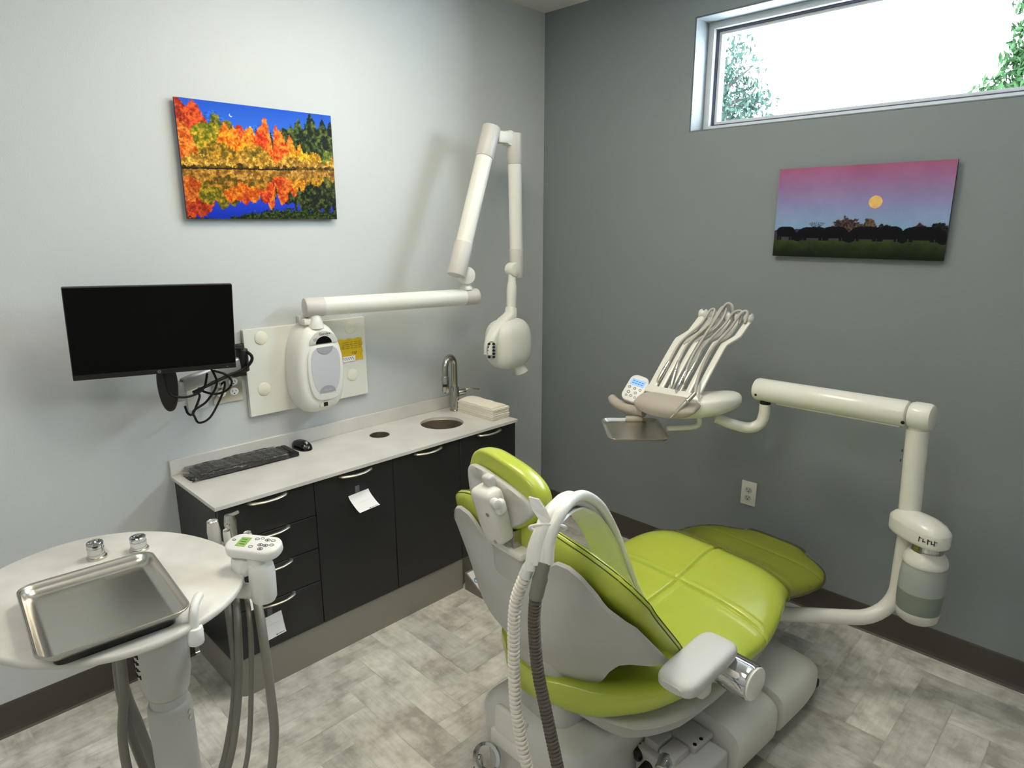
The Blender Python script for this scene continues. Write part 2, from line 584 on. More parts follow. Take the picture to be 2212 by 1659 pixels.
tree('thin-leaved pale tree outside the left end of the window', (-1.3, 3.6, -0.6),
     [(-1.3, 3.6, -0.6), (-1.25, 3.6, 1.2), (-1.2, 3.6, 2.4), (-1.2, 3.6, 3.6)],
     [((-.90, 3.6, 2.75), .36, 620), ((-.86, 3.6, 3.0), .34, 480), ((-1.0, 3.6, 3.3), .36, 480), ((-.66, 3.6, 2.74), .24, 190), ((-.42, 3.6, 2.80), .10, 30), ((-.50, 3.6, 2.62), .16, 60),
      ((-.56, 3.6, 2.86), .16, 60), ((-.62, 3.6, 3.12), .16, 36), ((-1.3, 3.6, 3.4), .4, 300), ((-1.3, 3.6, 2.8), .4, 300), ((-1.5, 3.6, 3.8), .6, 400)],
     LEAF1, 0, .036, 5)
tree('leafy green tree outside the right end of the window', (1.9, 4.2, -0.6),
     [(1.9, 4.2, -0.6), (1.92, 4.2, 1.0), (1.9, 4.2, 2.4), (1.95, 4.2, 4.2)],
     [((1.46, 4.2, 3.15), .20, 480), ((1.38, 4.2, 2.95), .15, 260), ((1.34, 4.2, 2.78), .16, 240), ((1.18, 4.2, 2.74), .13, 110), ((1.44, 4.2, 3.42), .18, 300), ((1.75, 4.2, 3.1), .4, 900),
      ((1.9, 4.2, 3.6), .5, 900), ((1.75, 4.2, 2.7), .3, 400), ((2.2, 4.2, 3.2), .6, 900)],
     LEAF2, 0, .04, 9)

# unseen ceiling lamps: one read off the light, two more placed as fill
def troffer(x, y, label, w=0.6, l=1.2, m=None):
    t = thing('ceiling_light', label, 'ceiling light', (x, y, ZC), 'recessed ceiling panel lights')
    f = MB()
    z = ZC - 0.012
    for sx in (-1, 1):
        f.box((x + sx * (w / 2 - .015), y, z), (.03, l, .022), .003)
        f.box((x, y + sx * (l / 2 - .015), z), (w - .06, .03, .022), .003)
    part('frame', f, WHITE, t)
    part('diffuser', MB().box((x, y, ZC - .008), (w - .06, l - .06, .006)), m or LAMP, t, smooth=False)
troffer(0.98, -1.45, 'white framed panel light in the ceiling near the light grey wall', w=.62, l=.62)
troffer(2.1, -1.35, 'unseen white framed fill panel in the ceiling near the window wall', m=FILL_LAMP)
troffer(1.9, -3.3, 'unseen white framed fill panel in the ceiling at the near end', m=NEAR_FILL)

# ------------------------------------------------------------------ wall outlets
def duplex(root, c, x_ax, n_ax, m_face, size=1.0):
    """two receptacles with slots, stacked vertically at c on a plate"""
    x, n = Vector(x_ax), Vector(n_ax)
    for dz in (-0.0195, 0.0195):
        M = frame(Vector(c) + Vector((0, 0, dz)), x, (0, 0, 1), n)
        s = part('socket', MB().prism([(max(-.0175, min(.0175, a)), b) for a, b in sell(.0172, .0145, 2.0, 28)], 0, .004, .0008, M), m_face, root)
        k = MB()
        k.box((-.0065, .003, .0038), (.0022, .009, .0012), M=M)
        k.box((.0065, .003, .0038), (.0022, .0075, .0012), M=M)
        k.cyl(M @ Vector((0, -.0075, .0032)), M @ Vector((0, -.0075, .0044)), .0026, seg=12)
        part('slot', k, DARK, s)

o1 = thing('power_outlet', 'stainless steel double outlet plate below the monitor arm', 'wall outlet', (0.0, -1.828, 1.062))
part('plate', MB().box((.003, -1.829, 1.062), (.006, .116, .072 + .044), .002), STEEL, o1)
for yy in (-1.855, -1.806):
    duplex(o1, (.006, yy, 1.064), (0, 1, 0), (1, 0, 0), WHITE)
o2 = thing('data_plate', 'white wall plate behind the looped black cables', 'wall plate', (0, -1.945, 1.058))
part('plate', MB().box((.004, -1.944, 1.058), (.008, .074, .116), .003), WHITE, o2)
part('jack', MB().box((.009, -1.944, 1.066), (.006, .02, .017), .001), GREYW, o2)
part('screw', MB().cyl((.007, -1.944, 1.018), (.0095, -1.944, 1.018), .0032, seg=12), NICKEL, o2)
o3 = thing('power_outlet', 'white duplex outlet low on the dark grey wall', 'wall outlet', (1.311, 0, 0.458))
part('plate', MB().box((1.311, -.003, .458), (.072, .006, .116), .002), WHITE2, o3)
duplex(o3, (1.311, -.006, .458), (1, 0, 0), (0, -1, 0), GREYW)
part('screw', MB().cyl((1.311, -.005, .458), (1.311, -.0075, .458), .003, seg=12), NICKEL, o3)

# ------------------------------------------------------------------ pictures
def vnoise(n, m, cells, seed):
    rs = np.random.RandomState(seed)
    cy = max(2, int(cells * m / n))
    g = rs.rand(cy + 2, cells + 2)
    ys = np.linspace(0, cy, m, endpoint=False); xs = np.linspace(0, cells, n, endpoint=False)
    yi, xi = ys.astype(int), xs.astype(int)
    fy, fx = ys - yi, xs - xi
    fy, fx = fy * fy * (3 - 2 * fy), fx * fx * (3 - 2 * fx)
    a = g[np.ix_(yi, xi)]; b = g[np.ix_(yi, xi + 1)]; c = g[np.ix_(yi + 1, xi)]; d = g[np.ix_(yi + 1, xi + 1)]
    return (a * (1 - fx) + b * fx) * (1 - fy[:, None]) + (c * (1 - fx) + d * fx) * fy[:, None]

def fract(n, m, cells, octs, seed):
    out = np.zeros((m, n)); amp, tot = 1.0, 0
    for o in range(octs):
        out += amp * vnoise(n, m, min(cells * 2 ** o, n), seed + o); tot += amp; amp *= .62
    return out / tot

def s2l(a):
    a = np.clip(a, 0, 255) / 255.0
    return np.where(a <= .04045, a / 12.92, ((a + .055) / 1.055) ** 2.4)

def autumn(n, m):
    V, U = np.meshgrid(np.linspace(0, 1, m), np.linspace(0, 1, n), indexing='ij')
    img = np.zeros((m, n, 3))
    def scene(u, v, seed, water):
        """landscape above the shore line v=0..1"""
        nn = fract(n, m, 26, 4, seed); n2 = fract(n, m, 70, 3, seed + 20)
        r = np.zeros((m, n, 3))
        top = np.array([28, 78, 196.]); low = np.array([74, 140, 238.])
        r[:] = top + (low - top) * np.clip(1.15 - v, 0, 1)[..., None] ** 1.1
        jig = (nn - .5) * .16 + (n2 - .5) * .10
        def layer(h, colA, colB, dens=.5, ns=0):
            q = fract(n, m, 48, 3, seed + 40 + ns)
            mk = (v + jig) < h
            c = np.array(colA, float) + (np.array(colB, float) - np.array(colA, float)) * np.clip((q - .5) * 3.2 + dens, 0, 1)[..., None]
            r[mk] = c[mk]
        def bump(c0, w, h):
            return h * np.clip(1 - ((u - c0) / w) ** 2, -1, 1)
        B = lambda *a: np.maximum.reduce([bump(*x) for x in a])
        # conifers on the right: spiky
        con = np.full_like(u, -1.0)
        for c0, w, h in ((.63, .045, .70), (.70, .05, .80), (.76, .06, .90), (.845, .075, .98), (.93, .06, .94), (.99, .05, .90), (.56, .03, .66), (.47, .02, .66)):
            con = np.maximum(con, h - np.abs(u - c0) / w * .34)
        con = np.maximum(con, np.where(u > .64, .66, -1))
        layer(con, (18, 30, 16), (92, 108, 44), .34, 1)
        layer(B((.0, .17, .99), (.1, .14, .93)), (150, 42, 22), (236, 92, 40), .5, 2)
        layer(B((.22, .10, .80), (.29, .09, .74)), (70, 84, 22), (146, 132, 40), .5, 3)
        layer(B((.14, .15, .70), (.20, .1, .68)), (96, 104, 20), (196, 166, 40), .45, 4)
        layer(B((.04, .08, .66), (.0, .05, .72)), (190, 80, 20), (244, 142, 52), .5, 5)
        layer(B((.36, .07, .72)), (176, 40, 26), (240, 110, 40), .5, 6)
        layer(B((.27, .08, .66), (.33, .07, .64), (.42, .09, .66)), (214, 86, 14), (255, 158, 30), .55, 7)
        layer(B((.53, .05, .84)), (206, 70, 24), (255, 150, 50), .6, 8)
        layer(B((.50, .08, .68)), (206, 48, 20), (250, 120, 30), .5, 9)
        layer(B((.62, .07, .66), (.69, .05, .56), (.60, .04, .72)), (206, 60, 16), (255, 140, 40), .55, 10)
        layer(B((.75, .05, .42), (.71, .05, .44)), (210, 120, 10), (252, 190, 40), .5, 11)
        layer(B((.22, .18, .40), (.44, .16, .40)), (100, 84, 22), (206, 150, 40), .5, 12)
        layer(B((.86, .09, .32), (.97, .06, .26), (.80, .05, .30)), (150, 110, 14), (226, 170, 40), .5, 13)
        layer(B((.95, .05, .36)), (56, 84, 28), (128, 140, 50), .5, 14)
        layer(np.full_like(u, .17) + .04 * np.sin(u * 20), (140, 100, 26), (226, 176, 74), .5, 15)
        if not water:
            layer(np.full_like(u, .045), (60, 46, 16), (120, 90, 26), .4, 16)
        sh = fract(n, m, 110, 2, seed + 90)
        ground = (v + jig) < np.maximum.reduce([con, np.full_like(u, .3), B((.0, .2, .99), (.2, .2, .85), (.5, .3, .7))])
        r *= np.where(ground, .62 + .76 * sh, 1.0)[..., None]
        return r
    shore = .425 + .055 * U
    up = (V - shore) / (1 - shore)
    dn = (shore - V) / shore * .98
    A = scene(U, up, 11, False)
    Bw = scene(U, dn, 11, True)
    # mirrored trees in dark blue water
    Bw = Bw * np.array([.86, .82, .84])
    sky = (Bw[..., 2] > Bw[..., 0] * 1.25)
    Bw[sky] = (np.array([18, 46, 176.]) + (np.array([60, 90, 220.]) - np.array([18, 46, 176.])) * np.clip((.9 - dn[sky]) * 1.4, 0, 1)[:, None])
    img = np.where((V > shore)[..., None], A, Bw)
    line = np.abs(V - shore + (fract(n, m, 40, 2, 77) - .5) * .012) < .007
    img[line & (U < .72)] = (34, 26, 12)
    # grassy near bank
    q = fract(n, m, 60, 3, 150); q2 = fract(n, m, 120, 2, 160)
    h = .005 + .085 * np.clip((U - .25) / .35, 0, 1) ** .7
    g = V < h + (q - .5) * .09
    img[g] = (np.array([12, 26, 10.]) + (np.array([100, 118, 40.]) - np.array([12, 26, 10.])) * np.clip((q2[g] - .35) * 1.6, 0, 1)[:, None])
    # crescent moon
    d1 = np.hypot((U - .318) * 1.5, V - .90); d2 = np.hypot((U - .3215) * 1.5, V - .9055)
    img[(d1 < .014) & (d2 > .0135)] = (240, 246, 250)
    return s2l(img)

def moonrise(n, m):
    V, U = np.meshgrid(np.linspace(0, 1, m), np.linspace(0, 1, n), indexing='ij')
    stops = [(.30, (128, 160, 192)), (.45, (134, 152, 190)), (.62, (140, 134, 178)), (.78, (148, 116, 160)), (.92, (158, 100, 138)), (1.0, (160, 92, 126))]
    img = np.stack([np.interp(V, [s[0] for s in stops], [s[1][k] for s in stops]) for k in range(3)], -1)
    img += ((fract(n, m, 8, 4, 5) - .5) * 16)[..., None]
    q = fract(n, m, 60, 3, 31); q2 = fract(n, m, 16, 4, 41); q3 = fract(n, m, 110, 2, 45)
    j = (q - .5) * .07
    far = V < .30 + .015 * np.sin(U * 9) + j * .3
    img[far] = (58, 56, 78)
    def bush(c, w, h, ca, cb):
        mk = ((U - c) / w) ** 2 + (np.clip(V - .28, 0, 1) / h) ** 2 + (q - .5) * 1.3 < 1
        mk &= V > .22
        img[mk] = (np.array(ca, float) + (np.array(cb, float) - np.array(ca, float)) * np.clip((q3[mk] - .3) * 1.8, 0, 1)[:, None])
    bush(.45, .10, .165, (38, 30, 34), (112, 88, 84)); bush(.58, .055, .14, (46, 40, 36), (124, 104, 82))
    bush(.67, .05, .09, (24, 26, 30), (60, 60, 52)); bush(.86, .04, .10, (40, 36, 40), (80, 68, 66)); bush(.96, .05, .11, (16, 18, 24), (50, 52, 50))
    for a in range(9):
        dx = (U - (.27 + .004 * a - .016)); ang = (a - 4) * .16
        st = (np.abs(dx - (V - .33) * ang) < .0022) & (V > .30) & (V < .40 - .004 * abs(a - 4))
        img[st] = (40, 40, 48)
    grass = V < .205 + j * .35
    gc = np.array([20, 30, 18.]) + (np.array([66, 82, 44.]) - np.array([20, 30, 18.])) * np.clip(np.clip((V - .02) / .2, 0, 1) * .8 + (q2 - .5) * .7, 0, 1)[..., None]
    img[grass] = gc[grass]
    # grazing black cattle: body, rump, lowered head, legs
    def cow(c, w, top, low, face):
        b = (np.abs((U - c) / w)) ** 3.2 + (np.abs(V - (top + low) / 2) / ((top - low) / 2)) ** 2.6 < 1
        hx = c + face * w * 1.05
        hd = ((U - hx) / (w * .34)) ** 2 + ((V - low - .01) / .05) ** 2 < 1
        nk = ((U - (c + face * w * .85)) / (w * .3)) ** 2 + ((V - (top + low) / 2 + .02) / .055) ** 2 < 1
        lg = np.zeros_like(b)
        for k in (-.82, -.55, .5, .78):
            lg |= (np.abs(U - (c + k * w)) < w * .11) & (V > .185) & (V < low + .04)
        img[b | hd | nk | lg] = (11, 12, 18)
    cow(.075, .058, .345, .225, 1); cow(.255, .092, .34, .215, -1); cow(.385, .075, .345, .215, 1)
    cow(.575, .092, .345, .21, -1); cow(.70, .07, .35, .21, 1); cow(.875, .105, .345, .205, 1)
    d = np.hypot((U - .603) * 1.76, V - .605)
    mo = d < .066
    mc = np.array([232, 190, 112.]) + (q2 - .5)[..., None] * np.array([60, 70, 40.]) - np.clip(.6 - V, 0, .1)[..., None] * np.array([60, 260, 100.])
    img[mo] = mc[mo]
    return s2l(img)

def picture(name, label, o, xax, nrm, w, h, fn, n, m, depth, standoff, edge, rough):
    """frameless print: block standing off the wall with a painted front"""
    x, nv = Vector(xax), Vector(nrm)
    t = thing(name, label, 'picture', Vector(o))
    M = frame(Vector(o), x, (0, 0, 1), nv)
    part('panel', MB().prism([(-w / 2, 0), (w / 2, 0), (w / 2, h), (-w / 2, h)], standoff, standoff + depth, 0, M), edge, t, smooth=False)
    part('hanger', MB().box((0, h * .5, standoff / 2), (w * .6, h * .5, standoff), M=M), DARK, t, smooth=False)
    g = MB().grid(lambda a, b: ((a - .5) * w, b * h, standoff + depth + .0006), n - 1, m - 1, M)
    p = part('print', g, paint_mat(name + '_print', rough), t, recalc=False)
    c = fn(n, m)
    colour_attr(p, np.concatenate([c, np.ones((m, n, 1))], -1))
picture('autumn_lake_picture', 'frameless print of orange autumn trees mirrored in a blue lake, on the light wall', (0, -1.613, 1.702), (0, 1, 0), (1, 0, 0),
        .601, .4065, autumn, 330, 224, .010, .014, mat('blue_edge', rgb(52, 60, 110), .5), .45)
picture('moonrise_picture', 'frameless print of a full moon over grazing black cattle, below the window', (1.645, 0, 1.549), (1, 0, 0), (0, -1, 0),
        .6255, .349, moonrise, 320, 180, .010, .014, mat('dark_edge', rgb(40, 40, 48), .5), .5)
# ------------------------------------------------------------------ cabinets
FX, CB, CT = 0.405, 0.155, 0.752        # door face, underside of the carcass, top of the carcass
def handle(parent, y, z):
    """bow handle: arched strip between two feet"""
    pts = spline([(FX - .001, y - .066, z), (FX + .014, y - .058, z), (FX + .027, y - .025, z), (FX + .029, y, z), (FX + .027, y + .025, z), (FX + .014, y + .058, z), (FX - .001, y + .066, z)], 5)
    n = len(pts)
    r = [.0075 + .0035 * abs(i / (n - 1) * 2 - 1) ** 2 for i in range(n)]
    return part('handle', MB().tube(pts, r, 12, flat=.55), NICKEL, parent)
def carcass(root, y0, y1):
    t = .016
    b = MB()
    d0, d1 = .004, FX - .021
    xm, w = (d0 + d1) / 2, d1 - d0
    b.box((xm, y0 + t / 2, (CB + CT) / 2), (w, t, CT - CB))
    b.box((xm, y1 - t / 2, (CB + CT) / 2), (w, t, CT - CB))
    b.box((xm, (y0 + y1) / 2, CB + t / 2), (w, y1 - y0 - 2 * t, t))
    b.box((d0 + .004, (y0 + y1) / 2, (CB + CT) / 2), (.008, y1 - y0 - 2 * t, CT - CB - 2 * t))
    part('body', b, BLACKLAM, root, smooth=False)
def front(root, name, y0, y1, z0, z1):
    return part(name, MB().box((FX - .0095, (y0 + y1) / 2, (z0 + z1) / 2), (.019, y1 - y0 - .003, z1 - z0 - .003), .0012, 1), BLACKLAM, root)
Y = [-2.062, -1.7065, -1.351, -0.9885, -0.634]
cab = thing('drawer_cabinet', 'black drawer cabinet at the near end of the worktop, beside the round table', 'cabinet', (.2, (Y[0] + Y[1]) / 2, CB))
carcass(cab, Y[0], Y[1])
for z0, z1 in ((CB, .344), (.344, .480), (.480, .615), (.615, CT)):
    d = front(cab, 'drawer', Y[0], Y[1], z0, z1)
    handle(d, (Y[0] + Y[1]) / 2 - .004, z1 - .012 if z1 > .7 else z1 - .004)
labs = ['black door cabinet with a curled white note taped to its front', 'black door cabinet under the small round opening in the worktop, plain front',
        'black door cabinet under the paper towels, partly behind the headrest']
for i in range(3):
    c = thing('door_cabinet', labs[i], 'cabinet', (.2, (Y[i + 1] + Y[i + 2]) / 2, CB), 'black door cabinets')
    carcass(c, Y[i + 1], Y[i + 2])
    d = front(c, 'door', Y[i + 1], Y[i + 2], CB, CT)
    handle(d, (Y[i + 1] + Y[i + 2]) / 2, .738)
# toe kick with rounded near corner
tk = MB()
out = [(.004, -2.05), (.36, -2.05)] + [(.36 + .04 * math.sin(a), -2.01 - .04 * math.cos(a)) for a in [k * PI / 16 for k in range(9)]] + [(.40, -.985), (.37, -.985), (.37, -.66), (.004, -.66)]
tk.prism(out, 0.0, .155)
solo('toe_kick', tk, TOE, 'grey plinth strip under the black cabinets', 'plinth', (.2, -1.35, 0), smooth=True, ang=30)
pg = MB().box((.2, -2.0505, .07), (.006, .0015, .138)); pg.box((.3, -2.0503, .07), (.0012, .001, .138))
# worktop with two round openings, and upstand
def slab_with_holes(x0, x1, y0, y1, z0, z1, holes):
    bm = bmesh.new()
    segs = 56
    def rect():
        vs = [bm.verts.new(p) for p in ((x0, y0, z1), (x1, y0, z1), (x1, y1, z1), (x0, y1, z1))]
        return [bm.edges.new((vs[i], vs[(i + 1) % 4])) for i in range(4)]
    ed = rect()
    for cx, cy, rx, ry in holes:
        vs = [bm.verts.new((cx + rx * math.cos(2 * PI * k / segs), cy + ry * math.sin(2 * PI * k / segs), z1)) for k in range(segs)]
        ed += [bm.edges.new((vs[k], vs[(k + 1) % segs])) for k in range(segs)]
    bmesh.ops.triangle_fill(bm, use_beauty=True, use_dissolve=False, edges=ed)
    bad = []
    for f in bm.faces:
        c = f.calc_center_median()
        for cx, cy, rx, ry in holes:
            if ((c.x - cx) / rx) ** 2 + ((c.y - cy) / ry) ** 2 < .98:
                bad.append(f)
    if bad:
        bmesh.ops.delete(bm, geom=list(set(bad)), context='FACES_ONLY')
    r = bmesh.ops.extrude_face_region(bm, geom=list(bm.faces))
    for v in r['geom']:
        if isinstance(v, bmesh.types.BMVert):
            v.co.z = z0
    return bm
HOLE = (.146, -1.238, .046, .046)
SINK = (.202, -.925, .102, .102)
wt = thing('worktop', 'white marbled worktop running along the cabinets', 'worktop', (.21, -1.351, CT))
part('slab', MB().from_bm(slab_with_holes(.002, .417, -2.074, -.630, CT, .765, [HOLE, SINK])), STONE, wt, smooth=False)
part('upstand', MB().box((.0075, -1.352, .795), (.012, 1.444, .060), .0015, 1), STONE, wt)
# waste opening sleeve and sink
ws = MB().lathe([(.0458, .7655), (.0458, .62), (.043, .62), (.043, .7655)], Matrix.Translation((HOLE[0], HOLE[1], 0)), 40, caps=False)
ws.loft([[(HOLE[0] + r * math.cos(2 * PI * k / 40), HOLE[1] + r * math.sin(2 * PI * k / 40), z) for k in range(40)] for r, z in ((.0458, .7655), (.043, .7655))], False)
wsl = thing('waste_chute', 'small round waste opening in the worktop, metal sleeve', 'waste chute', (HOLE[0], HOLE[1], .62))
part('sleeve', ws, STEELD, wsl)
part('bottom', MB().lathe([(.0425, .63), (.0425, .634)], Matrix.Translation((HOLE[0], HOLE[1], 0)), 32), DARK, wsl)
sk = thing('sink', 'round undermounted steel sink in the worktop beside the faucet', 'sink', (SINK[0], SINK[1], .62))
pr = [(.1015, .7515), (.1005, .752), (.0995, .751), (.0985, .70), (.094, .655), (.082, .635), (.060, .628), (.02, .626), (.02, .622), (.065, .624), (.086, .63), (.098, .652), (.102, .70), (.1015, .7515)]
part('basin', MB().lathe(pr, Matrix.Translation((SINK[0], SINK[1], 0)), 56, caps=False), STEELD, sk)
part('drain', MB().lathe([(.018, .625), (.02, .629), (.016, .6295), (.012, .627), (.0, .627)], Matrix.Translation((SINK[0], SINK[1], 0)), 28), CHROME, sk)

# faucet
fx_, fy_ = .078, -.738
fa = thing('faucet', 'brushed metal gooseneck faucet with a side lever behind the sink', 'faucet', (fx_, fy_, .765))
part('body', MB().lathe([(.0, .765), (.027, .765), (.027, .769), (.0225, .771), (.0225, .885), (.021, .888), (0, .888)], Matrix.Translation((fx_, fy_, 0)), 32), FAUCET, fa)
dirv = Vector((.42, -.91, 0)).normalized()
R = .052
arc = [Vector((fx_, fy_, .885)), Vector((fx_, fy_, .95)), Vector((fx_, fy_, .99))]
for k in range(0, 13):
    a = PI - PI * k / 12
    arc.append(Vector((fx_, fy_, .995)) + dirv * (R + R * math.cos(a)) + Vector((0, 0, R * math.sin(a))))
arc.append(arc[-1] + Vector((0, 0, -.03)))
part('spout', MB().tube(arc, .0155, 20), FAUCET, fa)
tip = arc[-1]
hd = part('spray_head', MB().lathe([(.0, 0), (.0155, 0), (.0185, -.006), (.0175, -.075), (.015, -.084), (.0, -.084)], Matrix.Translation(tip), 28), FAUCET, fa)
fv = Vector((.70, -.71, 0)).normalized()
part('sensor_window', MB().box((0, 0, 0), (.014, .022, .004), .001, M=aim(tip + fv * .0165 + Vector((0, 0, -.045)), fv, (0, 0, 1)) @ Matrix.Rotation(PI / 2, 4, 'Z')), BLACKP, hd)
lv = part('lever', MB().cyl((fx_ + .004, fy_ + .018, .852), (fx_ + .016, fy_ + .058, .856), .016, .016, bev=.003), FAUCET, fa)
part('lever_arm', MB().tube(spline([(fx_ + .014, fy_ + .05, .862), (fx_ + .03, fy_ + .075, .868), (fx_ + .05, fy_ + .125, .861)], 5), [.0055 - .00018 * k for k in range(11)], 10), FAUCET, fa)

# folded paper towels
tw = MB()
rr = random.Random(4)
tx0, tx1, ty0, ty1 = .105, .36, -.742, -.632
lay = 22
for k in range(lay):
    z = .7655 + k * .0025
    j = lambda: rr.uniform(-.0022, .0022)
    tw.box(((tx0 + tx1) / 2 + j(), (ty0 + ty1) / 2 + j(), z + .0012), (tx1 - tx0 + j(), ty1 - ty0 + j(), .0021), .0008, 1)
solo('paper_towel_stack', tw, TOWEL, 'cream stack of folded paper towels beside the faucet', 'paper towels', ((tx0 + tx1) / 2, (ty0 + ty1) / 2, .7655), smooth=False)
tf = MB()
def towf(a, b):
    x = tx0 + .004 + a * (tx1 - tx0 - .02); y = ty0 + .004 + b * (ty1 - ty0 - .01)
    return (x, y, .8207 + .006 * (1 - a) * abs(math.sin(b * 2.6)) + .002 * math.sin(a * 9 + b * 3) ** 2)
for dz in (0, .0035):
    tf.grid(lambda a, b: (lambda p: (p[0], p[1], p[2] + dz))(towf(a, b)), 24, 14)
tf.loft([[Vector(towf(a, b)) + Vector((0, 0, dz)) for a, b in [(k / 24, 0) for k in range(25)] + [(1, k / 14) for k in range(1, 15)] + [(k / 24, 1) for k in range(23, -1, -1)] + [(0, k / 14) for k in range(13, 0, -1)]] for dz in (0, .0035)], False)
solo('paper_towel', tf, TOWEL, 'loose folded paper towel lying on top of the cream towel stack', 'paper towel', ((tx0 + tx1) / 2, -.69, .8207), ang=60)

# keyboard in its sleeve
kb = thing('keyboard', 'black keyboard in a clear plastic sleeve on the worktop', 'keyboard', (.075, -1.82, .765))
KX0, KX1, KY0, KY1 = .018, .142, -2.012, -1.625
KM = Matrix.Translation((.082, -1.818, .767)) @ Matrix.Rotation(math.radians(-1.5), 4, 'Z')
part('case', MB().box((0, 0, .008), (KX1 - KX0, KY1 - KY0, .016), .004, M=KM), BLACKP, kb)
keym = mat('black_keycap', rgb(30, 30, 32), .45)
first = None
kx, ky = .0195, .0215
KK = []
for r in range(5):
    for c in range(17):
        KK.append((-.046 + r * .0205 + (.004 if r == 0 else 0), -.180 + c * ky + .009))
for i, (x, y) in enumerate(KK):
    if first is None:
        kbm = MB().loft([[(a * s, b * s2, z) for a, b in rrect(.0165, .0185, .003, 2)] for s, s2, z in ((1, 1, 0), (.97, .97, .004), (.84, .84, .0062))], M=Matrix.Translation(off(kb)))
        first = part('key', kbm, keym, kb, origin=off(kb))
        k = first
    else:
        k = first.copy(); COL.objects.link(k); k.parent = kb
    w = KM @ Vector((x, y, .0155))
    k.location = w - off(kb)
sl = MB()
rs = random.Random(8)
def slv(a, b):
    """closed sleeve loop: a round the section, b along the keyboard"""
    t = 2 * PI * a
    hx, hz = .068 + .004 * math.sin(b * 40) * .4, .0128
    c, s = math.cos(t), math.sin(t)
    x = hx * math.copysign(abs(c) ** .35, c); z = .0125 + hz * math.copysign(abs(s) ** .55, s)
    z = max(z, -.0015)
    f = 1 if s > .1 else 0
    z += f * (.0011 * math.sin(b * 57 + a * 19) + .0012 * math.sin(b * 23 - a * 31 + 1) + .0006 * math.sin(b * 101))
    y = -.222 + b * .365 + .004 * math.sin(a * 40)
    if b < .03:
        z = z * .45
    return (x, y, max(z, -.0015))
sl.grid(slv, 64, 90, KM)
solo('plastic_sleeve', sl, SLEEVE, 'clear crinkled plastic sleeve pulled over the keyboard', 'plastic sleeve', (.08, -1.85, .765), ang=80)
# mouse
ms = thing('computer_mouse', 'black mouse on the worktop beside the keyboard', 'mouse', (.062, -1.572, .765))
MM = Matrix.Translation((.068, -1.572, .765)) @ Matrix.Rotation(math.radians(8), 4, 'Z')
mb = MB()
rings = []
for i in range(15):
    t = i / 14
    x = -.052 + t * .104
    w = .031 * (max(0.02, 1 - abs(2 * t - 1) ** 3.0)) ** .45 * (1 - .08 * math.sin(t * PI))
    h = .036 * (max(.02, 1 - abs(2 * t - .9) ** 2.6 * .9)) ** .5
    ring = []
    for k in range(24):
        a = 2 * PI * k / 24
        c, s = math.cos(a), math.sin(a)
        ring.append((x, w * math.copysign(abs(c) ** .7, c), max(0.0, h * max(0, s) ** .75)))
    rings.append(ring)
part('shell', mb.loft(rings, True, M=MM), mat('glossy_black', rgb(12, 12, 13), .22), ms, ang=60)
part('scroll_wheel', MB().cyl(MM @ Vector((.03, -.003, .029)), MM @ Vector((.03, .003, .029)), .007, seg=18), GREYW, ms)

# taped notes
def note(label, y, z, w, h, curl, lift, txt=True):
    t = thing('paper_note', label, 'note', (FX, y, z - h), 'white notes taped to the drawer fronts')
    n = 14
    prof = []
    for i in range(n + 1):
        s = i / n
        prof.append((FX + .0012 + lift * math.sin(min(1, s * 1.15) * PI * .5) ** 1.5 + curl * max(0, s - .55) ** 2 * 2, z - h * s * (1 - (.42 if lift > .04 else .0) * s)))
    g = MB()
    def P(a, b, o=0.0):
        q = b * n
        i = min(int(q), n - 1); f = q - i
        x = prof[i][0] * (1 - f) + prof[i + 1][0] * f; zz = prof[i][1] * (1 - f) + prof[i + 1][1] * f
        return (x + o + .006 * curl * 10 * (a - .5) ** 2, y + (a - .5) * w + .004 * b, zz + .006 * (a - .5))
    g.grid(lambda a, b: P(a, b), 10, n)
    g.grid(lambda a, b: P(a, b, .0006), 10, n)
    part('sheet', g, PAPER, t, recalc=False)
    part('tape', MB().box((FX + .0010, y - .004, z + .012), (.0012, .019, .034)), TAPE, t, smooth=False)
    k = MB()
    for j in range(9):
        a0 = .52 + j * .046
        p = Vector(P(a0, .93, .0012)); q = Vector(P(a0 + .036, .93, .0012))
        k.tube([p, q], .0011 if j else .0022, 4)
    part('printed_line', k, INK, t)
    g2 = MB()
    for j in range(7):
        a0 = .25 + j * .075
        p = Vector(P(a0, .42, .0011)); q = Vector(P(a0 + .05, .40, .0011))
        g2.tube([p, q], .0006, 4)
    part('pencil_mark', g2, LGREY, t)
note('curled white note taped high on the black door left of the plain doors', -1.521, .652, .092, .084, .04, .055)
note('white note taped to the bottom drawer, fully in view', -1.915, .288, .078, .082, .02, .010)
note('white note mostly hidden behind the round table instrument arm', -1.965, .432, .085, .072, .03, .02)

# foot control box at the plinth
fb = thing('foot_control', 'small white wedge box with a blue mark on the floor by the plinth', 'foot control', (.47, -.90, 0))
fo = [(.415, .0), (.535, .0), (.535, .022), (.425, .088), (.415, .088)]
FMY = frame((0, -.985, 0), (1, 0, 0), (0, 0, 1), (0, -1, 0))
part('housing', MB().prism(fo, -.11, 0, .002, FMY), mat('grey_housing', rgb(120, 118, 114), .5), fb, ang=25)
sd = Vector((.11, 0, -.066)).normalized(); sn = Vector((.066, 0, .11)).normalized()
SM = frame(Vector((.48, -.93, .0555)), (0, 1, 0), sd, sn)
part('cover_plate', MB().box((0, 0, .002), (.104, .122, .004), .001, M=SM), WHITE, fb)
bm_ = MB()
bm_.lathe([(.014, .004), (.014, .0048), (.010, .0048), (.010, .004)], SM @ Matrix.Translation((-.034, -.008, 0)), 28, caps=False)
bm_.box((-.034, -.008, .0046), (.004, .018, .0008), M=SM)
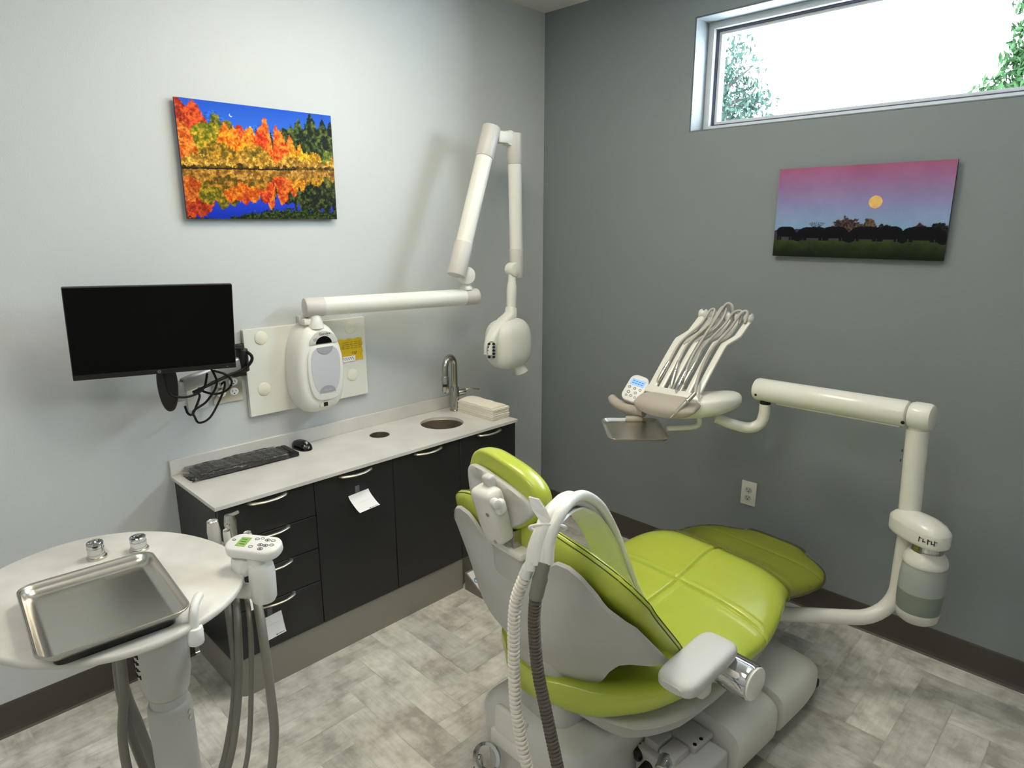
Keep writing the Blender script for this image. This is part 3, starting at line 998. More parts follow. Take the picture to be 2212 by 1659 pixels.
part('blue_mark', bm_, BLUEM, fb)

# ------------------------------------------------------------------ monitor and its arm
mU = Vector((.2138, .9765, -.0269)).normalized()
mV = Vector((-.1229, -.0164, -.9923)); mV = (mV - mU * mV.dot(mU)).normalized()
mN = mU.cross(mV) * -1
if mN.x < 0:
    mN = -mN
kf = .907
c0 = Vector(CAMP) + (Vector((-.0848, -2.3075, 1.4768)) - Vector(CAMP)) * kf
MW, MH = .49, .30
MO = frame(c0, mU, -mV, mN)              # origin top left of the front
mo = thing('monitor', 'black flat monitor on a wall arm above the keyboard', 'monitor', c0 + mU * MW / 2 + mV * MH)
part('case', MB().box((MW / 2, -MH / 2, -.016), (MW, MH, .022), .004, M=MO), BLACKP, mo)
part('back_cover', MB().box((MW / 2, -MH / 2 - .01, -.038), (MW * .62, MH * .6, .03), .012, M=MO), BLACKP, mo)
part('screen', MB().box((MW / 2, -MH / 2 + .0085, -.0042), (MW - .006, MH - .022, .0016), M=MO), BLACKG, mo)
ch = part('chin', MB().box((MW / 2, -MH + .0085, -.0035), (MW - .002, .017, .005), .0015, M=MO), mat('chin_black', rgb(10, 10, 11), .4), mo)
bg = MB().lathe([(.0055, 0), (.0055, .0008), (.0046, .0008), (.0046, 0)], MO @ Matrix.Translation((MW / 2, -MH + .0085, -.001)), 24, caps=False)
bg.text('hp', .007, MO @ Matrix.Translation((MW / 2, -MH + .009, -.0004)), .0002, .25)
part('badge', bg, SILVER, ch)
part('power_light', MB().box((MW - .03, -MH + .008, -.0008), (.006, .0015, .0008), M=MO), GREYW, ch)

ma = thing('wall_mount', 'silver and black swing mount holding the monitor to the wall', 'wall mount', (0, -1.775, 1.17))
part('wall_plate', MB().box((.008, -1.775, 1.165), (.016, .06, .13), .006), BLACKP, ma)
part('wall_pivot', MB().cyl((.038, -1.775, 1.125), (.038, -1.775, 1.215), .024, bev=.005), BLACKP, ma)
part('wall_bracket', MB().box((.02, -1.775, 1.165), (.03, .04, .05), .004), BLACKP, ma)
A0, A1 = Vector((.045, -1.79, 1.162)), Vector((.112, -2.03, 1.125))
ax = (A1 - A0).normalized()
AM = frame((A0 + A1) / 2, ax, (Vector((0, 0, 1)) - ax * ax.z).normalized(), ax.cross((Vector((0, 0, 1)) - ax * ax.z).normalized()))
part('silver_arm', MB().box((0, 0, 0), ((A1 - A0).length, .052, .026), .010, 3, M=AM), SILVER, ma)
part('elbow_sleeve', MB().cyl((.112, -2.045, 1.072), (.112, -2.045, 1.14), .022, bev=.004), SILVER, ma)
pv = c0 + mU * (MW / 2 - .005) + mV * (MH * .5) - mN * .052
part('tilt_head', MB().box(tuple(pv), (.05, .07, .09), .012), BLACKP, ma)
# long oval black end of the arm
po = []
for k in range(40):
    a = 2 * PI * k / 40
    c, s = math.cos(a), math.sin(a)
    po.append(((.032 + .004 * s) * math.copysign(abs(c) ** .8, c), .088 * math.copysign(abs(s) ** .9, s)))
PM = frame((.135, -2.083, 1.135), (.25, .968, 0), (0, 0, 1), Vector((.968, -.25, 0)))
part('end_cover', MB().prism(po, -.018, .016, .008, PM), BLACKP, ma, ang=50)
part('grip_block', MB().box((0, .035, -.03), (.045, .05, .03), .004, M=PM), BLACKP, ma)

def cable(label, pts, r=.0042, group='black cables hanging behind the monitor', m=None, name='cable'):
    q = spline(pts, 10)
    return solo(name, MB().tube(q, r, 10), m or CABLE, label, 'cable', q[0], group)
cable('black cable dropping from the monitor edge and looping low below the outlet plate',
      [(.15, -1.94, 1.19), (.145, -1.92, 1.12), (.14, -1.96, 1.06), (.145, -2.01, 1.035), (.10, -1.995, 1.0), (.07, -1.97, .965), (.05, -1.92, .975), (.03, -1.86, 1.05), (.024, -1.845, 1.09), (.012, -1.855, 1.083)])
cable('black cable looping from under the monitor to the middle of the arm',
      [(.165, -2.10, 1.20), (.165, -2.09, 1.12), (.165, -2.06, 1.098), (.16, -2.01, 1.095), (.155, -1.97, 1.115), (.16, -1.955, 1.165)])
cable('black cable looping beside the outlet plate under the silver arm',
      [(.155, -1.93, 1.17), (.15, -1.89, 1.15), (.13, -1.86, 1.115), (.10, -1.865, 1.08), (.08, -1.90, 1.065), (.06, -1.935, 1.075), (.05, -1.95, 1.09), (.03, -1.948, 1.07), (.013, -1.944, 1.068)])
cable('black cable from the arm elbow to the white data plate',
      [(.12, -2.03, 1.05), (.11, -2.02, 1.02), (.08, -1.995, 1.005), (.05, -1.965, 1.03), (.03, -1.945, 1.055), (.014, -1.944, 1.064)])
cable('black cable bundled along the arm and round its wall end',
      [(.10, -1.99, 1.09), (.088, -1.93, 1.105), (.075, -1.85, 1.125), (.072, -1.79, 1.14), (.075, -1.757, 1.165), (.07, -1.752, 1.19), (.05, -1.78, 1.215), (.10, -1.85, 1.235)], .006)

# ------------------------------------------------------------------ x-ray unit on its board
bd = thing('mounting_board', 'white square-cornered board on the wall behind the x-ray unit', 'mounting board', (0, -1.478, .93))
BX = .020
part('panel', MB().box((BX / 2 + .0005, -1.4795, 1.1055), (BX - .001, .549, .352), .0012, 1), BOARD, bd)
for y, z in ((-1.684, 1.244), (-1.690, 1.036), (-1.280, 1.238), (-1.282, 1.029)):
    part('cover_cap', MB().lathe([(.0, .0), (.0265, 0), (.0265, .002), (.022, .0045), (0, .0055)], frame((BX, y, z), (0, 1, 0), (0, 0, 1), (1, 0, 0)), 36), CAPW, bd)
tg = thing('tag', 'yellow handwritten tag on the mounting board right of the x-ray unit', 'tag', (BX, -1.283, 1.09))
def tagf(a, b):
    return (BX + .0012 + .0014 * math.sin(a * 9 + b * 13) * math.sin(b * 21 - a * 5) + .0014, -1.348 + a * .124 + .002 * math.sin(b * 19), 1.094 + b * .098 + .002 * math.sin(a * 17))
part('card', MB().grid(tagf, 26, 20), YELLOW, tg, recalc=False)
TM = frame((BX + .0052, -1.283, 1.143), (0, 1, 0), (0, 0, 1), (1, 0, 0))
ik = MB()
rs = random.Random(2)
for r_ in range(4):
    for j in range(5):
        x0 = -.045 + j * .02 + rs.uniform(0, .004)
        ik.tube([(x0, .034 - r_ * .009, 0), (x0 + rs.uniform(.008, .016), .034 - r_ * .009 + rs.uniform(-.001, .001), 0)], .0006, 4, M=TM)
ik.text('112', .017, TM @ Matrix.Translation((.012, -.016, 0)), .0003, .35)
part('handwriting', ik, INK, tg)
part('white_strip', MB().box((-.012, -.04, -.0012), (.062, .024, .002), M=TM), PAPER, tg, smooth=False)
k2 = MB()
for j in range(10):
    x0 = -.04 + j * .0055
    k2.box((x0, -.036 - .006 * (j % 2), .0002), (.0035, .003, .0008), M=TM)
part('printing', k2, INK, tg)

xr = thing('xray_unit', 'ivory wall-mounted dental x-ray unit with folding arms and a round tube head', 'x-ray unit', (.05, -1.49, .92))
def xsec(x, hw, z0, z1, p=3.0, top=.80):
    ring = []
    zc, hh = (z0 + z1) / 2, (z1 - z0) / 2
    for yy, zz in sell(1, 1, p, 56):
        w = hw * (1 - (1 - top) * max(0, zz) ** 1.5)
        ring.append((x, XYC + yy * w, zc + zz * hh))
    return ring
XYC = -1.486
secs = [xsec(BX + .001, .108, .915, 1.292), xsec(.06, .111, .912, 1.294), xsec(.09, .110, .916, 1.289), xsec(.112, .105, .926, 1.278), xsec(.125, .096, .945, 1.262), xsec(.130, .084, .965, 1.245)]
bx_ = part('control_box', MB().loft(secs, True), XWHITE, xr, ang=50)
fp = MB()
YF = XYC + .012
def outline_panel(hw, z0, z1, p=3.2, top=.86):
    zc, hh = (z0 + z1) / 2, (z1 - z0) / 2
    return [(yy * hw * (1 - (1 - top) * max(0, -zz)), zc + zz * hh) for yy, zz in sell(1, 1, p, 56)]
FMx = lambda x: frame((x, YF, 0), (0, 1, 0), (0, 0, 1), (1, 0, 0))
pn = part('front_panel', MB().prism(outline_panel(.080, .972, 1.205, 3.6), -.012, .008, .003, FMx(.130)), WHITE, xr, ang=50)
part('display_area', MB().prism(outline_panel(.066, 1.002, 1.196, 3.6, .80), 0, .0012, 0, FMx(.138)), LGREY, pn, smooth=False)
def halfdisc(r, z, up):
    return [(r * math.cos(a), z + (1 if up else -1) * r * .82 * math.sin(a)) for a in [PI * k / 24 for k in range(25)]]
part('upper_pad', MB().prism(halfdisc(.037, 1.195, False), 0, .001, 0, FMx(.1394)), MGREY, pn, smooth=False)
part('lower_pad', MB().prism([(a, max(b, 1.004)) for a, b in halfdisc(.037, 1.004, True)], 0, .001, 0, FMx(.1394)), MGREY, pn, smooth=False)
part('panel_lettering', MB().text('Gendex', .011, FMx(.1408) @ Matrix.Translation((.002, 1.016, 0)), .0002), LGREY, pn)
td = [(a, b) for a, b in halfdisc(.064, 1.208, True)]
tp = part('top_panel', MB().prism([(a * (1 if b < 1.23 else .95), b) for a, b in td], -.03, .004, .002, FMx(.130)), GREYW, xr, ang=50)
part('dark_recess', MB().prism(halfdisc(.036, 1.209, True), 0, .0012, 0, FMx(.1338)), BLACKG, tp, smooth=False)
part('maker_lettering', MB().text('Gendex', .0165, FMx(.1345) @ Matrix.Translation((.006, 1.2485, 0)), .0002).text('expert DC', .006, FMx(.1345) @ Matrix.Translation((.008, 1.2385, 0)), .0002, .2), INK, tp)
part('oval_badge', MB().lathe([(.0095, 0), (.0095, .0008), (0, .0008)], FMx(.134) @ Matrix.Translation((-.036, 1.228, 0)) @ Matrix.Diagonal((1.2, .75, 1, 1)), 24), MGREY, tp)
part('finger_recess', MB().prism([(.036 * math.cos(a), .946 + .022 * math.sin(a) * (1 if math.sin(a) > 0 else .25)) for a in [2 * PI * k / 32 for k in range(32)]], -.008, .0015, .001, FMx(.131)), mat('shaded_grey', rgb(206, 204, 194), .5), bx_, ang=40)
part('exposure_switch', MB().box((-.010, .954, .002), (.018, .016, .003), M=FMx(.1312)), BLACKP, bx_)
# swivel and horizontal arm
HA, HB = Vector((.095, -1.495, 1.356)), Vector((.238, -.752, 1.352))
hd_ = (HB - HA).normalized()
part('swivel_base', MB().box((.085, -1.515, 1.299), (.05, .05, .026), .005).lathe([(.034, 0), (.032, .02), (.026, .038), (.022, .055)], Matrix.Translation((.098, -1.488, 1.27)), 28), XWHITE, xr)
part('swivel_bracket', MB().box((.07, -1.525, 1.308), (.03, .05, .03), .004), GREYW, xr)
a1 = part('horizontal_arm', MB().cyl(HA, HB, .0375, seg=36, bev=.004), XWHITE, xr)
part('end_cap', MB().cyl(HA - hd_ * .032, HA + hd_ * .052, .0392, seg=36, bev=.007), XGREY, a1)
part('end_cap', MB().cyl(HB - hd_ * .05, HB + hd_ * .028, .0385, seg=36, bev=.009), XGREY, a1)
# lower folding arm
LA, LB = Vector((.250, -.858, 1.455)), Vector((.205, -.586, 2.115))
ld = (LB - LA).normalized(); LLn = (LB - LA).length
JP = Vector((.232, -.782, 1.352))
part('post', MB().cyl(JP + Vector((0, 0, .02)), JP + Vector((0, 0, .075)), .018, .020, bev=.003).lathe([(.030, 0), (.029, .01), (.019, .022)], Matrix.Translation(JP + Vector((0, 0, .034))), 28), XWHITE, xr)
part('elbow_disc', MB().cyl((.262, -.798, 1.452), (.218, -.782, 1.452), .040, seg=32, bev=.006), XWHITE, xr)
part('lower_arm', MB().cyl(LA + ld * .1, LB - ld * .1, .0385, seg=36), XWHITE, xr)
for s, e_ in ((0, .155), (LLn - .150, LLn)):
    part('joint_cover', MB().cyl(LA + ld * s, LA + ld * e_, .0425, seg=36, bev=.004), XGREY, xr)
# upper folding arm hanging down
UA, UB = Vector((.218, -.452, 2.10)), Vector((.222, -.438, 1.422))
ud = (UB - UA).normalized(); UL = (UB - UA).length
part('apex_bracket', MB().box((.213, -.517, 2.075), (.05, .10, .055), .012).cyl((.235, -.487, 2.075), (.19, -.487, 2.075), .034, seg=28, bev=.005), XWHITE, xr)
part('upper_arm', MB().cyl(UA + ud * .1, UB - ud * .1, .0325, seg=36), XWHITE, xr)
for s, e_ in ((0, .140), (UL - .140, UL)):
    part('joint_cover', MB().cyl(UA + ud * s, UA + ud * e_, .0358, seg=36, bev=.004), XGREY, xr)
part('fork', MB().cyl((.254, -.470, 1.462), (.20, -.470, 1.462), .0345, seg=28, bev=.006).box((.228, -.462, 1.452), (.05, .045, .04), .008), XWHITE, xr)
part('neck', MB().tube(spline([(.228, -.476, 1.45), (.228, -.478, 1.40), (.23, -.482, 1.335), (.23, -.486, 1.26)], 5), [.020, .020, .020, .020, .020, .021, .024, .0255, .026, .026, .0255, .025, .025, .025, .025, .026], 22), XWHITE, xr)
# crescent yoke sweeping round to the side of the head
yk = spline([(.23, -.485, 1.275), (.235, -.500, 1.235), (.24, -.555, 1.205), (.245, -.610, 1.165), (.25, -.645, 1.115), (.25, -.650, 1.065)], 7)
yn = len(yk)
rings = []
for i, p in enumerate(yk):
    t = (yk[min(i + 1, yn - 1)] - yk[max(i - 1, 0)]).normalized()
    sx = Vector((1, .1, 0)); sx = (sx - t * sx.dot(t)).normalized(); sy = t.cross(sx)
    a = .026 + .012 * math.sin(PI * min(1, i / (yn - 1) * 1.1)) * .8; b = .024 + .008 * (i / yn)
    rings.append([p + sx * x + sy * y for x, y in sell(a, b, 3, 24)])
part('yoke', MB().loft(rings, True), XWHITE, xr, ang=50)
part('yoke_plate', MB().lathe([(0, 0), (.034, 0), (.034, .002), (0, .003)], aim((.272, -.664, 1.088), (.75, -.66, 0)) @ Matrix.Diagonal((.72, 1.35, 1, 1)), 30), MGREY, xr)
pk = MB()
for r_ in range(5):
    for c_ in range(2):
        pk.lathe([(.0075, 0), (.0075, .001), (0, .001)], aim((.272, -.664, 1.088), (.75, -.66, 0)) @ Matrix.Translation(((c_ - .5) * .022, (r_ - 2) * .016, .003)) @ Matrix.Diagonal((1, .8, 1, 1)), 14)
part('yoke_marking', pk, DARK, xr)
part('head_pivot', MB().cyl((.245, -.635, 1.085), (.245, -.56, 1.085), .026, seg=26, bev=.005), XWHITE, xr)
hm = Matrix.Translation((.235, -.488, 1.098)) @ Matrix.Rotation(.08, 4, 'X')
hdp = part('tube_head', MB().ell((0, -.022, .004), (.092, .116, .126), hm, 3.0, 2.9, 48, 28), XWHITE, xr, ang=60)
part('head_mark', MB().box((.07, .01, .101), (.002, .022, .003), M=hm), MGREY, hdp)
part('cone', MB().cyl((.255, -.466, 1.0), (.268, -.448, .945), .028, .034, seg=32).cyl((.268, -.448, .945), (.269, -.447, .942), .034, .031, seg=32), XWHITE, xr)
# ------------------------------------------------------------------ assistant's round table on a post
TC = Vector((.905, -2.505, 0)); TZ = .865
tb = thing('side_table', 'round white marbled table on a white post at the left of the photo', 'side table', (.925, -2.415, 0))
ta = math.radians(20)
TMx = Matrix.Translation((TC.x, TC.y, 0)) @ Matrix.Rotation(ta, 4, 'Z')
part('tabletop', MB().prism(sell(.318, .268, 2.15, 96), TZ - .018, TZ, .006, TMx), TABLEW, tb, ang=50)
PX, PY = .925, -2.415
PMx = Matrix.Translation((PX, PY, 0))
part('collar', MB().lathe([(0, .846), (.085, .846), (.080, .82), (.066, .76), (.0625, .70), (.0615, .64), (.059, .59), (.052, .548), (.040, .532), (0, .532)], PMx, 44), GREYW, tb, ang=50)
part('ring', MB().lathe([(0, .535), (.043, .535), (.0445, .528), (.0435, .521), (.043, .51), (.0, .51)], PMx, 40), GREYW, tb)
part('post', MB().lathe([(0, .512), (.044, .512), (.0495, .507), (.0515, .497), (.0515, .02), (0, .02)], PMx, 44), GREYW, tb, ang=50)
part('foot', MB().lathe([(0, 0), (.19, 0), (.19, .012), (.18, .02), (.06, .03), (.053, .06), (0, .06)], PMx, 48), GREYW, tb)
def interp_collar(z):
    return float(np.interp(z, [.548, .59, .64, .70, .76], [.052, .059, .0615, .0625, .066]))
lb = MB()
for r_ in range(5):
    for j in range(6):
        a = math.radians(-100 + j * 5.4 + (r_ % 2) * 1.5)
        z = .694 - r_ * .019
        rad = interp_collar(z) + .0006
        p = Vector((PX + rad * math.cos(a), PY + rad * math.sin(a), z))
        lb.box((0, 0, 0), (.0042, .0012, .011 - .004 * ((j + r_) % 3)), M=frame(p, (-math.sin(a), math.cos(a), 0), (math.cos(a), math.sin(a), 0), (0, 0, 1)))
part('sticker_print', lb, INK, tb)
part('set_screw', MB().cyl((PX + .050 * .8, PY + .050 * .6, .485), (PX + .0545 * .8, PY + .0545 * .6, .485), .006, seg=14).cyl((PX + .050 * .8, PY + .050 * .6, .468), (PX + .0545 * .8, PY + .0545 * .6, .468), .006, seg=14), CHROME, tb)
# tray holder rod and collar at the near right of the table
part('holder_arm', MB().tube(spline([(1.165, -2.445, .842), (1.19, -2.425, .846), (1.212, -2.410, .838)], 5), .012, 14), NICKEL, tb)
hr = part('holder_collar', MB().cyl((1.206, -2.418, .815), (1.206, -2.418, .855), .0165, bev=.004), WHITE, tb)
part('holder_rod', MB().tube(spline([(1.206, -2.418, .85), (1.204, -2.416, .880), (1.196, -2.410, .894), (1.180, -2.398, .900), (1.165, -2.388, .898)], 6), .0095, 16), WHITE, tb)

# steel instrument tray
ty = thing('instrument_tray', 'shallow stainless steel tray lying on the round white table', 'tray', (.99, -2.53, TZ))
c4 = [Vector((.870, -2.662, 0)), Vector((.868, -2.400, 0)), Vector((1.210, -2.422, 0)), Vector((1.195, -2.684, 0))]
cen = sum(c4, Vector()) / 4
ux = ((c4[3] - c4[0]) + (c4[2] - c4[1])).normalized(); uy = Vector((-ux.y, ux.x, 0))
TW, TH = .334, .262
TRM = frame((cen.x, cen.y, TZ + .016), ux, uy, (0, 0, 1))
def trr(w, h, r, z):
    return [(a, b, z) for a, b in rrect(w, h, r, 8)]
tr = MB()
prof = [(-.026, .016, .001), (-.024, .016, .001), (-.010, .022, .004), (-.004, .026, .012), (0, .030, .020), (.003, .031, .0225), (.005, .032, .0222), (.0052, .032, .0202),
        (.002, .030, .0185), (-.003, .026, .011), (-.010, .022, .0022), (-.026, .016, -.0004)]
rings = [trr(TW - .004 + 2 * i, TH - .004 + 2 * i, r, z + .001) for i, r, z in prof]
tr.loft(rings, True, M=TRM)
tp_ = part('pan', tr, STEEL, ty, ang=65)
pf = MB()
for i in (0,):
    q = [TRM @ Vector(p) for p in trr(TW + .007, TH + .007, .032, .0222)]
    q.append(q[0])
    pf.tube(q, .0022, 8, caps=False)
part('rolled_rim', pf, STEEL, ty)
# black spacer that colours in the shaded gap below the tray
part('shade_spacer', MB().prism([(a, b) for a, b in rrect(TW - .045, TH - .045, .02, 6)], -.0155, -.0005, 0, TRM @ Matrix.Translation((0, 0, .0006))), BLACKP, ty, smooth=False)

# two chrome cups behind the tray
def chrome_cup(label, x, y, h, r, notch):
    t = thing('chrome_cup', label, 'chrome cup', (x, y, TZ), 'chrome cups behind the tray')
    pr = [(0, 0), (r, 0), (r, h * .28), (r * .93, h * .30), (r * .93, h * .36), (r, h * .38), (r, h * .66), (r * .93, h * .68), (r * .93, h * .72), (r * .98, h * .74), (r * .98, h * .95), (r * .9, h), (r * .78, h), (r * .72, h * .9), (0, h * .88)]
    part('cup', MB().lathe(pr, Matrix.Translation((x, y, TZ)), 32), CHROME, t)
    part('base_ring', MB().lathe([(0, 0), (r * 1.18, 0), (r * 1.18, .005), (r * 1.02, .007), (0, .007)], Matrix.Translation((x, y, TZ)), 32), STEEL, t)
    if notch:
        part('hook', MB().box((x + r * .6, y - r * .5, TZ + h * .9), (.008, .006, h * .22), .0015).box((x + r * .75, y - r * .8, TZ + h * .98), (.02, .012, .006), .002), CHROME, t)
chrome_cup('ribbed round chrome cup, left of the two behind the tray', .742, -2.484, .044, .0195, False)
chrome_cup('chrome cup with a slotted side, right of the two behind the tray', .772, -2.395, .038, .0195, True)

# instrument arm with keypad
ia = thing('instrument_holder', 'white instrument arm with a keypad beside the round table', 'instrument holder', (1.105, -2.225, .80))
part('arm', MB().tube(spline([(.99, -2.33, .822), (1.05, -2.275, .815), (1.095, -2.232, .813)], 5), .019, 20), CREAM, ia)
part('bracket', MB().lathe([(0, .790), (.026, .790), (.030, .798), (.031, .84), (.031, .87), (.028, .885), (0, .885)], Matrix.Translation((1.105, -2.222, 0)), 32).box((1.06, -2.25, .875), (.06, .04, .045), .014), WHITE, ia)
KX = frame((1.090, -2.222, .912), Vector((.80, .60, 0)), Vector((-.56, .75, .34)).normalized(), Vector((.20, -.27, .94)).normalized())
kxx = Vector((.845, .535, .0)).normalized(); kzz = Vector((.05, -.18, .98)); kzz = (kzz - kxx * kzz.dot(kxx)).normalized(); kyy = kzz.cross(kxx)
KX = frame((1.078, -2.222, .908), kxx, kyy, kzz)
kpd = part('keypad', MB().prism(rrect(.140, .068, .03, 8), 0, .026, .006, KX), WHITE, ia, ang=45)
part('keypad_stem', MB().cyl((1.09, -2.222, .875), (1.085, -2.222, .912), .022, .026), WHITE, ia)
part('lcd', MB().box((-.026, 0, .0264), (.026, .034, .0012), M=KX), LCDG, kpd, smooth=False)
lt = MB()
for j in range(3):
    lt.box((-.028 + .002 * j, .009 - j * .009, .0272), (.014, .0022, .0006), M=KX)
part('lcd_digits', lt, mat('lcd_dark_digits', rgb(70, 110, 40), .6), kpd)
btn = MB()
for (x, y, r) in [(.002, .016, .005), (.002, -.014, .005), (.014, .02, .004), (.030, .016, .006), (.045, .016, .005), (.022, -.004, .006), (.036, -.004, .006), (.030, -.018, .006), (.050, 0, .005), (-.054, .004, .004)]:
    btn.lathe([(r, .0255), (r, .0268), (r * .7, .0268), (r * .7, .0262)], KX @ Matrix.Translation((x, y, 0)) @ Matrix.Diagonal((1.25, .9, 1, 1)), 16, caps=False)
part('button_print', btn, GINK, kpd)
ar = MB()
for (x, y) in [(.022, -.004), (.036, -.004), (.030, -.018), (.030, .016)]:
    ar.prism([(-.003, -.002), (.003, -.002), (0, .003)], .0262, .0269, 0, KX @ Matrix.Translation((x, y, 0)))
part('arrow_print', ar, INK, kpd)
part('holder_bar', MB().tube([(1.085, -2.215, .823), (.985, -2.214, .823), (.90, -2.200, .823), (.845, -2.203, .823)], .008, 14), WHITE, ia)
for (x, y) in ((.820, -2.222), (.872, -2.208), (.838, -2.182), (.985, -2.196)):
    part('holder_ring', MB().lathe([(.0165, .812), (.020, .812), (.020, .834), (.0165, .834), (.0165, .812)], Matrix.Translation((x, y, 0)), 24, caps=False), WHITE, ia)

def standing_piece(label, x, y, z1, r, tipm, hose, hr, kind):
    t = thing('suction_handpiece', label, 'handpiece', (x, y, .80), 'handpieces in the instrument holder')
    M = Matrix.Translation((x, y, 0)) @ Matrix.Rotation(.10, 4, 'Y')
    M = Matrix.Translation((x, y, .83)) @ Matrix.Rotation(-.10, 4, 'Y') @ Matrix.Translation((0, 0, -.83))
    if kind == 'valve':
        pr = [(0, .75), (r * .75, .75), (r * .8, .80), (r * .95, .835), (r * 1.05, z1 - .03), (r * .82, z1), (r * .68, z1), (r * .62, z1 - .012), (0, z1 - .014)]
    elif kind == 'syringe':
        pr = [(0, .75), (r * .8, .75), (r * .9, .82), (r * 1.1, z1 - .045), (r * 1.15, z1 - .02), (r * .9, z1), (0, z1)]
    else:
        pr = [(0, .75), (r * .8, .75), (r * .8, .80), (r, .84), (r * .95, z1 - .006), (r * .75, z1), (r * .6, z1), (r * .55, z1 - .01), (0, z1 - .01)]
    part('body', MB().lathe(pr, M, 26), tipm, t)
    if kind == 'syringe':
        tp = M @ Vector((0, 0, z1 - .004))
        part('nozzle', MB().cyl(tp, tp + Vector((.022, .016, .014)), .0055, .0045), STEEL, t)
        part('trigger', MB().lathe([(0, 0), (.007, 0), (.007, .004), (0, .005)], aim(tp + Vector((0, 0, -.02)) + Vector((.5, -.8, 0)) * r, (.5, -.8, .1)), 16), CHROME, t)
    else:
        part('collar', MB().lathe([(r * .86, z1 - .004), (r * .92, z1 - .002), (r * .8, z1 + .0012), (r * .7, z1)], M, 24, caps=False), STEEL, t)
    part('hose', MB().tube(spline(hose, 8), hr, 14), GHOSE, t)
standing_piece('suction valve standing leftmost in the holder behind the keypad', .820, -2.222, .902, .0165, GREYW,
               [(.825, -2.222, .76), (.90, -2.24, .735), (1.005, -2.272, .70), (1.03, -2.285, .55), (1.015, -2.32, .36), (.95, -2.35, .20), (.88, -2.38, .11)], .0105, 'valve')
standing_piece('small slim suction tip standing second from the left behind the keypad', .872, -2.208, .888, .0095, GREYW,
               [(.875, -2.208, .76), (.94, -2.23, .735), (1.03, -2.265, .70), (1.048, -2.285, .55), (1.03, -2.315, .36), (.97, -2.345, .20), (.90, -2.37, .11)], .0095, 'tip')
standing_piece('air-water syringe with a short angled nozzle behind the keypad', .838, -2.182, .912, .0140, STEEL,
               [(.842, -2.182, .76), (.93, -2.20, .73), (1.045, -2.24, .70), (1.075, -2.265, .55), (1.06, -2.29, .34), (1.0, -2.32, .18), (.93, -2.36, .10)], .0065, 'syringe')
standing_piece('short suction tip standing rightmost behind the keypad', .985, -2.196, .916, .0110, GREYW,
               [(.988, -2.196, .76), (1.078, -2.225, .70), (1.115, -2.235, .55), (1.12, -2.24, .40), (1.07, -2.26, .22), (.96, -2.32, .10)], .0115, 'tip')
def hanging(label, pts, r):
    q = spline(pts, 8)
    solo('hose', MB().tube(q, r, 14), GHOSE, label, 'hose', q[-1], 'grey hoses under the round table')
hanging('grey hose under the round table, leftmost of the three left of the post', [(.79, -2.46, .842), (.795, -2.475, .72), (.798, -2.49, .55), (.80, -2.485, .40), (.815, -2.465, .25), (.85, -2.43, .07)], .0125)
hanging('grey hose under the round table, middle one of the three left of the post', [(.825, -2.455, .842), (.83, -2.472, .72), (.826, -2.488, .55), (.836, -2.468, .40), (.85, -2.45, .25), (.87, -2.44, .07)], .0125)
hanging('grey hose under the round table, nearest the post of the three', [(.852, -2.468, .842), (.858, -2.488, .70), (.852, -2.493, .55), (.842, -2.512, .40), (.856, -2.508, .24), (.885, -2.47, .07)], .0115)
# ------------------------------------------------------------------ dental chair
CA = math.radians(-6.0)
CO = Vector((1.500, -1.000, 0))
CX = frame(CO, (math.cos(CA), math.sin(CA), 0), (-math.sin(CA), math.cos(CA), 0), (0, 0, 1))   # local: x right, y towards the toes
dc = thing('dental_chair', 'lime green dental chair with grey shell in the middle of the room', 'dental chair', (1.50, -1.0, 0))

def interp(x, tab):
    return float(np.interp(x, [t[0] for t in tab], [t[1] for t in tab]))
def sm(x, tab):
    """smooth interpolation: average of neighbours"""
    d = .02
    return sum(interp(x + k * d, tab) for k in (-2, -1, 0, 1, 2)) / 5
HW = [(-.645, .05), (-.635, .10), (-.62, .15), (-.59, .205), (-.54, .258), (-.466, .300), (-.40, .322), (-.30, .343), (-.10, .356), (.05, .350), (.15, .328), (.22, .305), (.27, .280), (.33, .272), (.50, .285), (.58, .27), (.64, .22), (.675, .14), (.69, .09)]
ZT = [(-.645, .472), (-.55, .470), (-.40, .458), (-.15, .460), (.0, .474), (.05, .483), (.22, .534), (.255, .537), (.31, .514), (.36, .490), (.50, .462), (.69, .432)]
TH_ = [(-.645, .07), (-.62, .10), (-.58, .12), (-.45, .13), (-.25, .12), (.0, .10), (.2, .095), (.3, .085), (.5, .07), (.62, .06), (.69, .035)]
SEAMV = .045
TOPN = sorted([math.sin(PI / 2 * (-1 + 2 * k / 130)) for k in range(131)] + [q * .006 for q in (-5, -4, -3, -2, -1, 1, 2, 3, 4, 5)])
BOTN = [math.sin(PI / 2 * (1 - 2 * k / 26)) for k in range(1, 26)]
